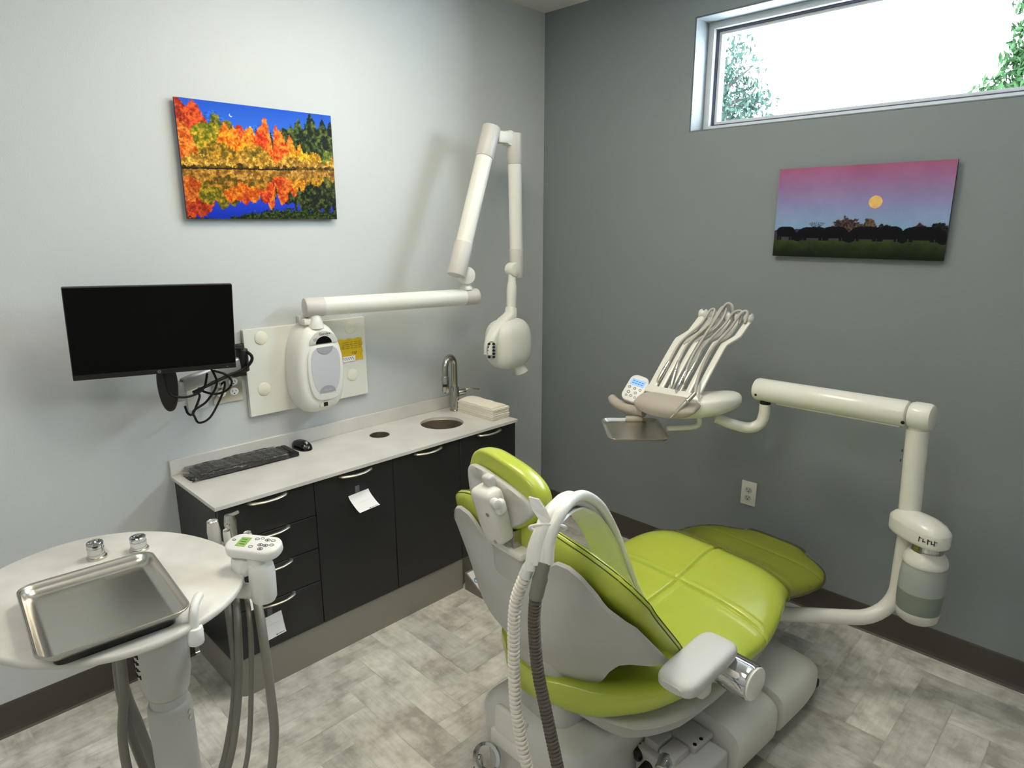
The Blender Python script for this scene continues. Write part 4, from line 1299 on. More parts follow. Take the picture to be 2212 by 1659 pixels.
def seat_ring(v, grow=0.0):
    w, zt, t = sm(v, HW) + grow, sm(v, ZT), sm(v, TH_) + grow * 2
    zt += grow
    ring = []
    dish = .030 * interp(v, [(-.66, .6), (-.5, 1.9), (-.35, 2.1), (-.2, 1.4), (.0, -.1), (.1, -.5), (.25, -.8), (.35, -.5), (.5, -.3), (.69, 0)])
    for k, u in enumerate(TOPN + BOTN):
        top = k < len(TOPN)
        x = u * w * (1 - .10 * min(1, max(0, (-.28 - v) / .12)) * (u < 0))
        h = (max(0.0, 1 - abs(u) ** 4.2)) ** (1 / 2.6)
        z = zt - t / 2 + (t / 2 * h if top else -t / 2 * h)
        z += dish * (abs(u) ** (2.4 if dish > 0 else 4.0) - (.25 if dish > 0 else .1))
        if top:
            if v < .31:
                fa_ = 1 if -.5 < v else 0
                z -= .0075 * math.exp(-(x / .004) ** 2) * fa_
                z += .0022 * math.exp(-((abs(x) - .016) / .008) ** 2) * fa_
            dv = v - SEAMV + .012 * (u ** 2 - .2)
            z -= .0075 * math.exp(-(dv / .0042) ** 2)
            z += .0022 * math.exp(-((abs(dv) - .016) / .008) ** 2)
            z -= .006 * math.exp(-((v - .315) / .010) ** 2)
            z -= .003 * math.exp(-((v - .53) / .008) ** 2)
        ring.append((x, v, z))
    return ring
NS = 260
vs_ = [-.645 + 1.335 * (.35 * (.5 - .5 * math.cos(PI * i / NS)) + .65 * i / NS) for i in range(NS + 1)]
vs_ = sorted(vs_ + [SEAMV + .0016 * k for k in range(-16, 17)])
seat = part('seat', MB().loft([seat_ring(v) for v in vs_], True, M=CX), GREEN, dc, ang=65)
# piping along the seat rim
def rim_line(fn, vv, r, m, name, parent):
    for side in (-1, 1):
        part(name, MB().tube([CX @ Vector(fn(v, side)) for v in vv], r, 8), m, parent)
def srim(v, side):
    w, zt, t = sm(v, HW), sm(v, ZT), sm(v, TH_)
    return (side * (w * .985), v, zt - t * .30 + .016)
# seat underside shell and skirt
und = []
for i in range(30):
    v = -.60 + 1.10 * i / 29
    w = (sm(v, HW) - .012) * (1.0 if v < .2 else 1.0)
    zt = sm(v, ZT) - sm(v, TH_) + .03
    d = interp(v, [(-.6, .05), (-.3, .125), (.0, .13), (.2, .10), (.4, .05), (.5, .03)])
    e_ = min(1, (i + .5) / 3, (29.5 - i) / 2)
    und.append([(x * (1 if z > 0 else .88), v, zt - d / 2 * e_ + z) for x, z in [(a, b) for a, b in sell(w * (.6 + .4 * e_), d / 2 * e_ + .004, 5, 40)]])
part('seat_underside', MB().loft(und, True, M=CX), SHELL, dc, ang=50)

# backrest: pad lofted up the inclined plane, wings curved forward
BB = Vector((0, -.400, .545)); BD = Vector((0, -.669, .743)); BN = Vector((0, .743, .669))
def bpt(u, s, n):
    return CX @ (BB + Vector((u, 0, 0)) + BD * s + BN * n)
BW = [(-.080, .20), (-.072, .255), (-.055, .300), (-.02, .330), (.06, .345), (.22, .358), (.30, .366), (.345, .364), (.38, .352), (.41, .330), (.432, .298), (.453, .250), (.468, .185), (.480, .12), (.486, .05)]
def bw(s):
    return interp(s, BW)
def curl(s):
    return .062 * max(0.0, (s - .245) / .24) ** 2
def wing(u, s):
    return .032 * (abs(u) / .33) ** 2.2 * interp(s, [(0, 1), (.3, 1.0), (.5, .2)]) + curl(s)
def back_ring(s, n=72):
    w = bw(s); t = interp(s, [(-.080, .042), (-.06, .070), (.0, .084), (.38, .080), (.44, .066), (.486, .028)])
    ring = []
    for k in range(n):
        a = 2 * PI * k / n
        c, q = math.cos(a), math.sin(a)
        u = w * math.copysign(abs(c) ** (2 / 3.6), c)
        nn = t / 2 * math.copysign(abs(q) ** (2 / 2.4), q)
        ring.append(bpt(u, s, nn + wing(u, s)))
    return ring
SS = [-.080, -.077, -.072, -.064, -.054, -.040, -.024, -.010, .004, .02, .04] + [.06 + .02 * i for i in range(17)] + [.39, .40, .41, .42, .43, .44, .449, .456, .462, .468, .473, .477, .480, .483, .486]
bk = part('backrest', MB().loft([back_ring(s) for s in SS], True), GREEN, dc, ang=65)
for j, dn in enumerate((.010, -.0015)):
    for side in (-1, 1):
        pts = []
        for s in [-.062, -.048, -.030, -.012] + [.01 + .02 * i for i in range(19)] + [.385, .40, .415, .43, .443, .455, .465, .473, .479]:
            w = bw(s); t = interp(s, [(-.080, .042), (-.06, .070), (.0, .084), (.38, .080), (.44, .066), (.486, .028)])
            f = (1 - min(1, abs(dn / (t / 2))) ** 2.4) ** (1 / 3.6)
            u = side * (w * f + .0003)
            pts.append(bpt(u, s, dn + wing(u, s)))
        part('stitching', MB().tube(pts, .0017, 6), SEAM, bk)

# grey shell behind the backrest
def st(u):
    a = abs(u)
    return interp(a, [(0, .395), (.07, .395), (.115, .396), (.135, .410), (.16, .437), (.185, .453), (.225, .456), (.26, .440), (.295, .395), (.32, .34), (.337, .26)])
def sb(u):
    a = abs(u)
    return interp(a, [(0, -.02), (.10, .0), (.16, .025), (.20, .050), (.235, .100), (.262, .122), (.285, .112), (.310, .072), (.337, .055)])
def shell_pt(u, f, o):
    ub = u * .338
    lo, hi = sb(ub), st(ub)
    s = lo + (hi - lo) * f
    bulge = interp(s, [(-.05, .165), (.10, .165), (.25, .140), (.35, .075), (.405, .008), (.45, .0)])
    n = -.036 - bulge * max(0, 1 - (ub / .338) ** 2) + wing(ub, s) * .92
    return bpt(ub, s, n - o)
NU, NF = 60, 30
shb = MB()
uu = [math.copysign(abs(-1 + 2 * i / NU) ** .8, -1 + 2 * i / NU) for i in range(NU + 1)]
ring_idx = [(uu[0], f / NF) for f in range(NF + 1)]
front_ = [[shell_pt(u, j / NF, 0.0) for u in uu] for j in range(NF + 1)]
back_ = [[shell_pt(u, j / NF, .010) for u in uu] for j in range(NF + 1)]
vsx = [p for r in front_ for p in r] + [p for r in back_ for p in r]
K = NU + 1; OFF = K * (NF + 1)
fsx = []
for j in range(NF):
    for i in range(NU):
        a = j * K + i
        fsx.append((a, a + 1, a + K + 1, a + K)); fsx.append((OFF + a, OFF + a + K, OFF + a + K + 1, OFF + a + 1))
for i in range(NU):
    fsx.append((i, OFF + i, OFF + i + 1, i + 1)); a = NF * K + i; fsx.append((a, a + 1, OFF + a + 1, OFF + a))
for j in range(NF):
    a = j * K; fsx.append((a, a + K, OFF + a + K, OFF + a)); a = j * K + NU; fsx.append((a, OFF + a, OFF + a + K, a + K))
part('back_shell', MB().raw(vsx, fsx), SHELL, dc, ang=50)

# spine: upright support from the base up the middle of the shell
sp_ = []
for i in range(27):
    f = i / 26
    v = interp(f, [(0, -.525), (.25, -.545), (.45, -.570), (.75, -.650), (1, -.690)])
    z = interp(f, [(0, .235), (.25, .38), (.5, .54), (.75, .70), (1, .862)])
    w = interp(f, [(0, .118), (.2, .115), (.6, .100), (.9, .074), (1, .060)])
    d = interp(f, [(0, .085), (.4, .075), (.8, .05), (1, .03)])
    tn = Vector((0, -.42, .9)) if f > .3 else Vector((0, -.12, .99))
    nn = Vector((0, .9, .42)) if f > .3 else Vector((0, .99, .12))
    sp_.append([Vector((a, v, z)) + nn * b for a, b in sell(w, d, 3.6, 36)])
part('spine', MB().loft(sp_, True, M=CX), SHELL, dc, ang=50)

# headrest: bracket, block, cushion and its shell
part('headrest_bracket', MB().box((-.034, -.690, .880), (.006, .05, .07), .002, M=CX).box((.034, -.690, .880), (.006, .05, .07), .002, M=CX).box((.0, -.711, .872), (.066, .006, .05), .002, M=CX).cyl(CX @ Vector((-.03, -.690, .896)), CX @ Vector((.034, -.690, .896)), .012, seg=18), FAUCET, dc)
part('bracket_base', MB().box((.0, -.695, .856), (.15, .055, .022), .008, M=CX), CREAM, dc)
HBM = CX @ Matrix.Translation((-.008, -.748, .960)) @ Matrix.Rotation(math.radians(-3), 4, 'Y') @ Matrix.Rotation(math.radians(15), 4, 'X')
hb = part('headrest_block', MB().box((0, 0, 0), (.084, .056, .156), .018, 4, M=HBM), WHITE2, dc, ang=50)
part('screw', MB().cyl(HBM @ Vector((.022, -.0275, .02)), HBM @ Vector((.022, -.029, .02)), .006, seg=14), NICKEL, hb)
part('screw', MB().cyl(HBM @ Vector((.022, -.0275, -.062)), HBM @ Vector((.022, -.029, -.062)), .006, seg=14), NICKEL, hb)
part('release_lever', MB().box((.053, -.004, .040), (.024, .030, .040), .010, 3, M=HBM).cyl(HBM @ Vector((.040, -.012, .055)), HBM @ Vector((.066, -.016, .058)), .012, bev=.004), WHITE, hb)
part('link_arm', MB().box((-.004, .020, .078), (.034, .026, .05), .008, 3, M=HBM), GREYW, dc)
# cushion: curved pillow, long axis across the chair, tilted
HRM = CX @ Matrix.Translation((-.044, -.676, 1.008)) @ Matrix.Rotation(math.radians(8), 4, 'Y') @ Matrix.Rotation(math.radians(-6), 4, 'X')
def hr_outline(n=64):
    pts = []
    for k in range(n):
        a = 2 * PI * k / n
        c, s = math.cos(a), math.sin(a)
        x = .150 * math.copysign(abs(c) ** .78, c)
        z = (.080 if s > 0 else .112) * math.copysign(abs(s) ** .85, s)
        if s < 0:
            x *= 1 - .34 * abs(s) ** 1.2
        pts.append((x, z))
    return pts
ho = hr_outline()
def hr_rings(scale_seq):
    out = []
    for yo, sc_, in scale_seq:
        out.append([(x * sc_, yo + .018 * (x / .158) ** 2, z * sc_ * 1.0 + (.0)) for x, z in ho])
    return out
part('headrest', MB().loft(hr_rings([(-.034, .86), (-.034, .92), (-.028, .97), (-.016, 1.0), (.004, 1.0), (.02, .96), (.030, .86), (.035, .6), (.036, .3)]), True, M=HRM), GREEN, dc, ang=65)
def hs(seq):
    out = []
    for yo, sc_ in seq:
        out.append([(x * sc_, yo + .018 * (x / .158) ** 2, -.030 + (z + .030) * sc_ * (1.0 if z < -.03 else .58)) for x, z in ho])
    return out
part('headrest_shell', MB().loft(hs([(-.030, .93), (-.039, .92), (-.045, .86), (-.048, .6), (-.048, .2)]), True, M=HRM), GREYW, dc, ang=50)

# armrests
def armrest(side):
    sgn = side
    x0 = sgn * .348
    A = []
    pm = CX @ Matrix.Translation((.396, -.395, .584) if sgn > 0 else (-.378, -.375, .497)) @ Matrix.Rotation(math.radians(2), 4, 'X') @ Matrix.Rotation(math.radians(sgn * 5), 4, 'Z')
    rings = []
    for i in range(25):
        f = .5 - .5 * math.cos(PI * i / 24)
        y = -.128 + .256 * f
        e_ = (max(.10, 1 - abs(2 * f - 1) ** 7)) ** .5
        rings.append([(a, y, b) for a, b in sell(.055 * e_ ** .6, .024 * e_ ** .8, 3.6, 28)])
    part('armrest_pad', MB().loft(rings, True, M=pm), GREYW, dc, ang=55)
    part('armrest_bar', MB().box((sgn * .432, -.278, .530) if sgn > 0 else (-.398, -.315, .46), (.085, .085, .050), .014, 3, M=CX @ Matrix.Translation((0, 0, 0))), CREAM, dc, ang=50)
    hg = part('armrest_hinge', MB().cyl(CX @ Vector((sgn * .345, -.275, .520 if sgn > 0 else .44)), CX @ Vector((sgn * (.488 if sgn > 0 else .42), -.275, .520 if sgn > 0 else .44)), .050, seg=36, bev=.010), CHROME if sgn > 0 else WHITE, dc)
    part('hinge_cap', MB().cyl(CX @ Vector((sgn * (.486 if sgn > 0 else .418), -.275, .520 if sgn > 0 else .44)), CX @ Vector((sgn * (.493 if sgn > 0 else .425), -.275, .520 if sgn > 0 else .44)), .045, seg=36, bev=.004), CREAM, hg)
armrest(1)
armrest(-1)
part('armrest_link', MB().box((.315, -.285, .425), (.05, .07, .06), .015, 3, M=CX).box((-.335, -.285, .42), (.05, .07, .07), .015, 3, M=CX).box((0, -.285, .425), (.72, .05, .05), .012, M=CX), WHITE2, dc)

# lower structure: lift column, long floor base in two covers, rear cover, floor plate
lb_ = []
for i in range(13):
    f = i / 12
    y = -.48 + .80 * f
    lb_.append([(x, y, interp(f, [(0, .24), (.5, .27), (1, .28)]) + z) for x, z in sell(.15, .075, 4, 32)])
part('lift_arm', MB().loft(lb_, True, M=CX), WHITE2, dc, ang=50)
def base_cover(y0, y1, xc, hw, z0, z1, endr, m=WHITE2):
    rings = []
    n = 20
    for i in range(n + 1):
        y = y0 + (y1 - y0) * i / n
        e0 = min(1, (y - y0) / endr[0]) if endr[0] > 0 else 1
        e1 = min(1, (y1 - y) / endr[1]) if endr[1] > 0 else 1
        s = math.sqrt(max(0.02, 1 - (1 - min(e0, e1)) ** 2))
        zt = z0 + (z1 - z0) * (.55 + .45 * s)
        rings.append([(xc + a * (.80 + .20 * s), y, (z0 + zt) / 2 + b) for a, b in [(p, q) for p, q in sell(hw, (zt - z0) / 2, 4.5, 40)]])
    return rings
BM = Matrix.Translation((1.60, -1.0, 0)) @ Matrix.Rotation(math.radians(-4), 4, 'Z')
part('front_base_cover', MB().loft(base_cover(.10, .45, .02, .262, .035, .205, (.02, .20)), True, M=BM), WHITE2, dc, ang=50)
part('rear_base_cover', MB().loft(base_cover(-.168, .095, .02, .262, .03, .215, (.006, .02)), True, M=BM), WHITE2, dc, ang=50)
part('base_skid', MB().box((.0, .12, .016), (.46, .80, .032), .008, M=BM), mat('dark_base_skid', rgb(70, 66, 60), .6), dc)
part('floor_plate', MB().prism(rrect(.50, .40, .05, 8), .0, .008, .002, Matrix.Translation((1.735, -1.175, 0)) @ Matrix.Rotation(math.radians(-6), 4, 'Z')), mat('grey_steel_plate', rgb(150, 147, 136), .5), dc)
# rear cover box round the foot of the spine
RC = Matrix.Translation((1.455, -1.46, 0)) @ Matrix.Rotation(math.radians(-1), 4, 'Z')
rcb = MB()
rcb.loft([[(x * s, y * s2, z) for x, y in rrect(.385, .42, .05, 8)] for z, s, s2 in ((.06, .92, .95), (.20, .985, .99), (.262, 1, 1), (.276, .985, .985), (.287, .95, .95), (.294, .86, .87), (.299, .66, .68), (.301, .3, .3))], True, M=RC)
part('rear_cover', rcb, COVERW, dc, ang=50)
part('rear_cover_lettering', MB().text('a-dec', .026, frame((1.60, -1.655, .215), (.95, .30, 0), (-.03, .1, .99), (.3, -.95, .1)), .0005, .3), INK, dc)
part('rear_hook_plate', MB().box((1.40, -1.664, .25), (.12, .03, .11), .012).box((1.40, -1.672, .20), (.14, .02, .05), .006), CREAM, dc)
part('drain_fitting', MB().lathe([(.04, 0), (.046, .004), (.046, .014), (.036, .016), (.036, .0)], aim((1.34, -1.70, .135), (.2, -.8, .4)), 28, caps=False).cyl((1.30, -1.70, .06), (1.30, -1.70, .115), .012, .010, bev=.004).box((1.30, -1.695, .05), (.045, .03, .03), .004), CHROME, dc)

# utility block beside the base
ub = thing('utility_block', 'grey box of valves and fittings on the floor beside the chair base', 'junction box', (1.78, -1.36, 0))
UM = Matrix.Translation((1.735, -1.275, 0)) @ Matrix.Rotation(math.radians(-4), 4, 'Z')
bxm = part('housing', MB().box((.01, -.01, .085), (.20, .19, .15), .010, 3, M=UM), GREYW, ub)
part('cover_plate', MB().box((-.005, .045, .169), (.108, .098, .018), .003, M=UM), SHELL, ub)
for x, y in ((-.048, .080), (-.048, .055), (.038, .045), (.038, .012)):
    part('bolt', MB().lathe([(0, 0), (.006, 0), (.006, .0015), (0, .002)], UM @ Matrix.Translation((x, y, .178)), 14), BLACKP, ub)
part('valve_body', MB().box((-.052, -.045, .168), (.052, .07, .04), .006, M=UM).box((.010, -.050, .165), (.058, .075, .036), .006, M=UM), SHELL, ub)
part('regulator_knob', MB().cyl(UM @ Vector((.006, -.080, .165)), UM @ Vector((.020, -.128, .158)), .022, .020, bev=.005), CHROME, ub)
part('small_knob', MB().cyl(UM @ Vector((.058, -.075, .150)), UM @ Vector((.060, -.112, .149)), .013, bev=.003), GREYW, ub)
part('valve', MB().cyl(UM @ Vector((-.04, -.09, .12)), UM @ Vector((-.04, -.14, .11)), .018, bev=.004).cyl(UM @ Vector((-.08, -.08, .14)), UM @ Vector((-.085, -.115, .13)), .022, bev=.005), BLACKP, ub)

# see-through cover over the toe end
tv = [.262 + (.700 - .262) * i / 40 for i in range(41)]
def toe_ring(v):
    return [(x * 1.012, y, z) for x, y, z in seat_ring(min(v, .689), .004)]
toe = MB().loft([[(x, v, z + .0006 * math.sin(v * 90 + x * 12)) for (x, y, z) in toe_ring(v)] for v in tv], False, M=CX)
toe.raw([CX @ Vector(p) for p in [(x, tv[-1], z) for x, y, z in toe_ring(tv[-1])]], [tuple(range(len(TOPN) + len(BOTN)))])
solo('toe_cover', toe, TOECOV, 'smoky see-through plastic cover over the foot end of the green chair', 'plastic cover', CX @ Vector((0, .5, .40)), ang=70)
# ------------------------------------------------------------------ suction hoses hung over the backrest
def corrugated(pts, r, pitch, depth, sub=26):
    q = spline(pts, sub)
    # walk at even spacing
    out, acc = [q[0]], 0
    step = pitch / 6
    d = [0]
    for i in range(1, len(q)):
        d.append(d[-1] + (q[i] - q[i - 1]).length)
    n = int(d[-1] / step)
    P, Rr = [], []
    for k in range(n + 1):
        t = k * step
        i = max(1, min(len(d) - 1, int(np.searchsorted(d, t))))
        f = (t - d[i - 1]) / max(1e-6, d[i] - d[i - 1])
        P.append(q[i - 1].lerp(q[i], min(1, f)))
        ph = (k % 6) / 6
        Rr.append(r - depth * (0 if ph < .5 else 1) * (1 if .55 < ph < .95 else .5 if ph >= .5 else 0))
    return MB().tube(P, Rr, 18)
sx = thing('suction_hose_bundle', 'white sleeved suction hoses arching over the right shoulder of the backrest', 'suction hose', (1.66, -1.9, .9))
arcp = [(1.712, -1.892, .985), (1.712, -1.885, 1.03), (1.714, -1.868, 1.066), (1.708, -1.838, 1.088), (1.690, -1.785, 1.090), (1.664, -1.715, 1.066), (1.632, -1.618, .998), (1.598, -1.51, .880), (1.570, -1.395, .726), (1.540, -1.285, .592), (1.512, -1.205, .515)]
spn = spline(arcp, 8)
side_ = Vector((.72, .60, .1)).normalized()
def ofs(i, k):
    f = i / (len(spn) - 1)
    w = interp(f, [(0, .020), (.2, .017), (.45, .024), (.7, .034), (1, .020)])
    n = Vector((.3, -.5, .8))
    return spn[i] + side_ * (k - 1.5) * w * .58 + Vector((0, 0, 1)) * (.008 if k % 2 else -.004)
for k in range(4):
    rr_ = [interp(i / (len(spn) - 1), [(0, .0135), (.3, .0130), (.6, .0115), (1, .007)]) for i in range(len(spn))]
    part('sleeved_hose', MB().tube([ofs(i, k) for i in range(len(spn))], rr_, 14), BARRIER, sx, ang=60)
# loose film spanning between the hoses
fm = MB()
def filmf(a, b):
    i = min(int(a * (len(spn) - 1)), len(spn) - 1)
    f = i / (len(spn) - 1)
    w = interp(f, [(0, .020), (.2, .020), (.45, .034), (.7, .054), (1, .026)])
    p = spn[i] + side_ * (b - .5) * 2 * w * .75 + Vector((0, 0, -.012 - .02 * interp(f, [(0, 0), (.5, .6), (.8, 1), (1, .2)])))
    return p + Vector((0, .002 * math.sin(b * 17 + a * 9), .002 * math.sin(b * 23)))
fm.grid(filmf, len(spn) - 1, 10)
part('sleeve_film', fm, BARRIER, sx, ang=70)
tiep = [spn[16] + (side_ * .036 * math.cos(2 * PI * k / 24) + Vector((-.2, -.8, .55)).normalized() * .020 * math.sin(2 * PI * k / 24)) for k in range(25)]
part('tie_band', MB().tube(tiep, .0035, 8), WHITE, sx)
tq = [(1.679, -1.89, 1.131), (1.697, -1.88, 1.128), (1.712, -1.875, 1.108), (1.722, -1.872, 1.086), (1.710, -1.885, 1.082), (1.690, -1.89, 1.106)]
part('tie_tail', MB().raw([Vector(p) for p in tq] + [Vector(p) + Vector((.001, .003, .001)) for p in tq], [(0, 1, 2, 5), (5, 2, 3, 4), (6, 11, 8, 7), (11, 10, 9, 8), (0, 6, 7, 1), (1, 7, 8, 2), (2, 8, 9, 3), (3, 9, 10, 4), (4, 10, 11, 5), (5, 11, 6, 0)]), BARRIER, sx, smooth=False)
wb_, gb_ = Vector((1.695, -1.905, .93)), Vector((1.71, -1.895, .93))
wh = thing('suction_hose', 'white corrugated suction hose hanging behind the chair back', 'suction hose', wb_)
wp = [(1.702, -1.900, 1.000), (1.694, -1.904, .982), (1.686, -1.906, .962), (1.660, -1.91, .88), (1.655, -1.91, .76), (1.662, -1.91, .62), (1.686, -1.905, .50), (1.712, -1.90, .40), (1.74, -1.905, .27), (1.76, -1.92, .14), (1.75, -1.94, .016)]
part('hose', corrugated(wp[2:], .0140, .0112, .0038), WHOSE, wh, ang=30)
part('cuff', MB().tube(spline(wp[:3], 8), [.0125] * 9 + [.0135] * 8, 18), WHITE, wh)
gh = thing('suction_hose', 'dark grey corrugated suction hose with a rubber cuff behind the chair back', 'suction hose', gb_)
gp = [(1.722, -1.888, 1.000), (1.716, -1.892, .960), (1.706, -1.895, .912), (1.704, -1.897, .85), (1.714, -1.897, .75), (1.738, -1.897, .66), (1.775, -1.898, .54), (1.825, -1.90, .38), (1.865, -1.91, .16), (1.86, -1.93, .016)]
part('hose', corrugated(gp[2:], .0140, .0085, .0028), DHOSE, gh, ang=30)
part('cuff', MB().tube(spline(gp[:3], 8), [.0135, .0145, .0150, .0150, .0150, .0145, .0142, .0150, .0165, .0165, .016, .016, .016, .0158, .0158, .0158, .015], 20), CUFF, gh)

# ------------------------------------------------------------------ delivery post, arm, head
dl = thing('delivery_unit', 'white dental delivery unit: bent post, thick arm and instrument head before the dark wall', 'delivery unit', (2.02, -.40, .28))
pth = [(1.55, -.78, .315), (1.70, -.68, .318), (1.86, -.545, .32)] + []
corner = Vector((2.047, -.390, .315))
h_in = (corner - Vector((1.55, -.80, .315))); h_in.z = 0; h_in.normalize()
bend = []
Rb = .13
for k in range(9):
    a = PI / 2 * k / 8
    bend.append(corner - h_in * Rb + h_in * Rb * math.sin(a) + Vector((0, 0, Rb - Rb * math.cos(a))))
pts = [corner - h_in * .62, corner - h_in * .4, corner - h_in * .25] + bend + [corner + Vector((0, 0, .3)), corner + Vector((0, 0, .45))]
part('lower_tube', MB().tube(pts, .0265, 24), CREAM, dl, ang=60)
TOPP = Vector((2.036, -.392, 1.02))
vtop = corner + Vector((0, 0, .42))
part('upper_tube', MB().tube([vtop + (TOPP - vtop) * f for f in (0, .5, 1)], .034, 30), CREAM, dl)
part('neck', MB().cyl(TOPP - Vector((.0, 0, .01)), TOPP + Vector((0, 0, .05)), .0285, seg=28), CREAM, dl)
for z in (.94, .905):
    part('set_screw', MB().lathe([(0, 0), (.005, 0), (.005, .002), (0, .0025)], aim((2.003, -.405, z), (-1, -.45, 0)), 12), BLACKP, dl)
# bottle head and bottle
BT = Vector((2.121, -.427, 0))
bs = []
BHM = Matrix.Translation((2.080, -.425, 0)) @ Matrix.Rotation(math.radians(-28), 4, 'Z')
def bh(z, s, grow=0):
    pts = []
    for k in range(48):
        a = 2 * PI * k / 48
        c, q = math.cos(a), math.sin(a)
        x = .105 * math.copysign(abs(c) ** .85, c); y = .062 * math.copysign(abs(q) ** .85, q) * (1 - .25 * (1 - c) / 2)
        pts.append((x * s + .01, y * s, z))
    return pts
bhd = part('bottle_bracket', MB().loft([bh(.660, .94), bh(.664, .985), (bh(.672, 1)), bh(.705, 1.0), bh(.711, .985), bh(.727, .84), bh(.738, .62), bh(.744, .35), bh(.746, .1)], True, M=BHM), CREAM, dl, ang=45)
wl = MB()
for j, (ch_, da) in enumerate((('P', -66), ('r', -58), ('I', -48), ('v', -40), ('r', -33))):
    a = math.radians(da)
    c, q = math.cos(a), math.sin(a)
    p = BHM @ Vector((.105 * abs(c) ** .85 + .0115, .0625 * math.copysign(abs(q) ** .85, q) * (1 - .25 * (1 - c) / 2), .688))
    nrm = (BHM.to_3x3() @ Vector((.35 * c + .12, 1.0 * q, 0))).normalized()
    wl.box((0, 0, 0), (.0025, .018 - .006 * (j % 2), .0016), M=aim(p, nrm)).box((.004, .005 - .008 * (j % 2), 0), (.007, .0022, .0016), M=aim(p, nrm))
part('worn_lettering', wl, INK, bhd)
BLM = Matrix.Translation((BT.x, BT.y, 0))
bt = thing('water_bottle', 'frosted plastic water bottle hanging under the post bracket', 'bottle', (BT.x, BT.y, .38))
part('cap', MB().lathe([(0, .662), (.046, .662), (.046, .632), (.048, .630), (.048, .622), (0, .622)], BLM, 36), CHROME, bt)
part('shoulder', MB().lathe([(.046, .628), (.050, .624), (.062, .607), (.0665, .592), (.067, .582), (.065, .579), (.0, .579)], BLM, 44), CREAM, bt, ang=50)
part('body', MB().lathe([(.063, .581), (.066, .56), (.0685, .52), (.069, .484)], BLM, 48, caps=False), BOTTLE, bt, ang=50)
part('filled_body', MB().lathe([(.069, .484), (.069, .47), (.068, .44), (.0655, .41), (.063, .395), (.060, .378), (.05, .372), (0, .372)], BLM, 48, caps=False), FILLED, bt, ang=50)
part('base_ring', MB().lathe([(.0657, .412), (.0663, .409), (.0643, .398), (.0615, .380), (.052, .3715), (.0, .3712)], BLM, 48, caps=False), mat('frosted_bottle_base', rgb(208, 207, 198), .5), bt, ang=50)
part('water', MB().lathe([(0, .376), (.056, .379), (.063, .41), (.0665, .47), (.0665, .484), (0, .484)], BLM, 44), WATER, bt, ang=50)

da = dl
AL, AR = Vector((1.455, -.345, 1.048)), Vector((2.080, -.402, 1.068))
ad = (AR - AL).normalized()
am_ = part('swing_arm', MB().cyl(AL, AR - ad * .075, .0445, seg=40, bev=.012), CREAM, da)
part('end_cap', MB().cyl(AR - ad * .0745, AR, .0455, seg=40, bev=.016), CREAM, am_)
part('underside_rail', MB().box((0, 0, 0), (.44, .03, .012), .003, M=frame((AL + AR) / 2 - Vector((0.0, 0, .041)), ad, Vector((-ad.y, ad.x, 0)), (0, 0, 1))), WHITE2, da)
part('pivot', MB().cyl((1.500, -.352, .985), (1.500, -.352, 1.012), .020, seg=24), DARK, da)
part('set_screw', MB().lathe([(0, 0), (.006, 0), (.006, .003), (0, .004)], aim((2.0, -.437, 1.045), (0, -1, -.4)), 12), INK, am_)
part('set_screw', MB().lathe([(0, 0), (.005, 0), (.005, .003), (0, .004)], aim((1.475, -.388, 1.035), (0, -1, -.3)), 12), INK, am_)
dh = dl
el = spline([(1.500, -.352, .995), (1.500, -.353, .955), (1.490, -.358, .915), (1.455, -.375, .893), (1.40, -.405, .902), (1.34, -.44, .925)], 8)
part('elbow_tube', MB().tube(el, .0215, 22), CREAM, dh, ang=60)
HM = Matrix.Translation((1.265, -.475, .975))
bod = []
for i in range(25):
    f = i / 24
    x = -.185 + .35 * f
    e_ = max(.05, 1 - abs(2 * f - 1) ** 4) ** .5
    zc = interp(f, [(0, .0), (.5, -.008), (1, .03)])
    yc = interp(f, [(0, -.05), (.5, 0), (1, .04)])
    bod.append([(x, yc + a, zc + b) for a, b in sell(.115 * e_, .048 * e_, 3, 36)])
part('housing', MB().loft(bod, True, M=HM), CREAM, dh, ang=55)
pad_ = []
for i in range(31):
    f = i / 30
    x = -.138 + .276 * f
    e_ = max(.04, 1 - abs(2 * f - 1) ** 3.2) ** .5
    pad_.append([(x, a - .014 * math.sin(f * PI), b + .010 * (f - .5) ) for a, b in sell(.056 * (.35 + .65 * e_), .034 * (.25 + .75 * e_) * e_ ** .5, 2.6, 30)])
PDM = Matrix.Translation((1.203, -.590, .985)) @ Matrix.Rotation(math.radians(22), 4, 'X')
part('instrument_mat', MB().loft(pad_, True, M=PDM), PADG, dh, ang=60)
# keypad and handle at the left
kz = Vector((.20, -.72, .66)).normalized(); kx_ = Vector((.96, .10, -.18)); kx_ = (kx_ - kz * kx_.dot(kz)).normalized(); ky_ = kz.cross(kx_)
KD = frame((1.035, -.560, 1.012), kx_, ky_, kz)
k3 = part('keypad', MB().prism(rrect(.088, .125, .03, 8), -.012, .006, .005, KD), WHITE, dh, ang=45)
part('lcd', MB().box((.0, .026, .0062), (.062, .030, .001), M=KD), LCDB, k3, smooth=False)
lt = MB()
for j in range(2):
    for q in range(4):
        lt.box((-.02 + q * .013, .031 - j * .010, .0069), (.009, .003, .0005), M=KD)
part('lcd_digits', lt, mat('lcd_blue_digits', rgb(70, 100, 190), .6), k3)
bp = MB()
for x, y, r in ((-.025, -.002, .006), (0, -.002, .006), (.025, -.002, .006), (-.018, -.025, .007), (.012, -.02, .006), (.0, -.038, .006), (-.02, -.042, .005), (.02, -.04, .005)):
    bp.lathe([(r, .0057), (r, .0068), (r * .6, .0068), (r * .6, .006)], KD @ Matrix.Translation((x, y, 0)), 14, caps=False)
part('button_print', bp, GINK, k3)
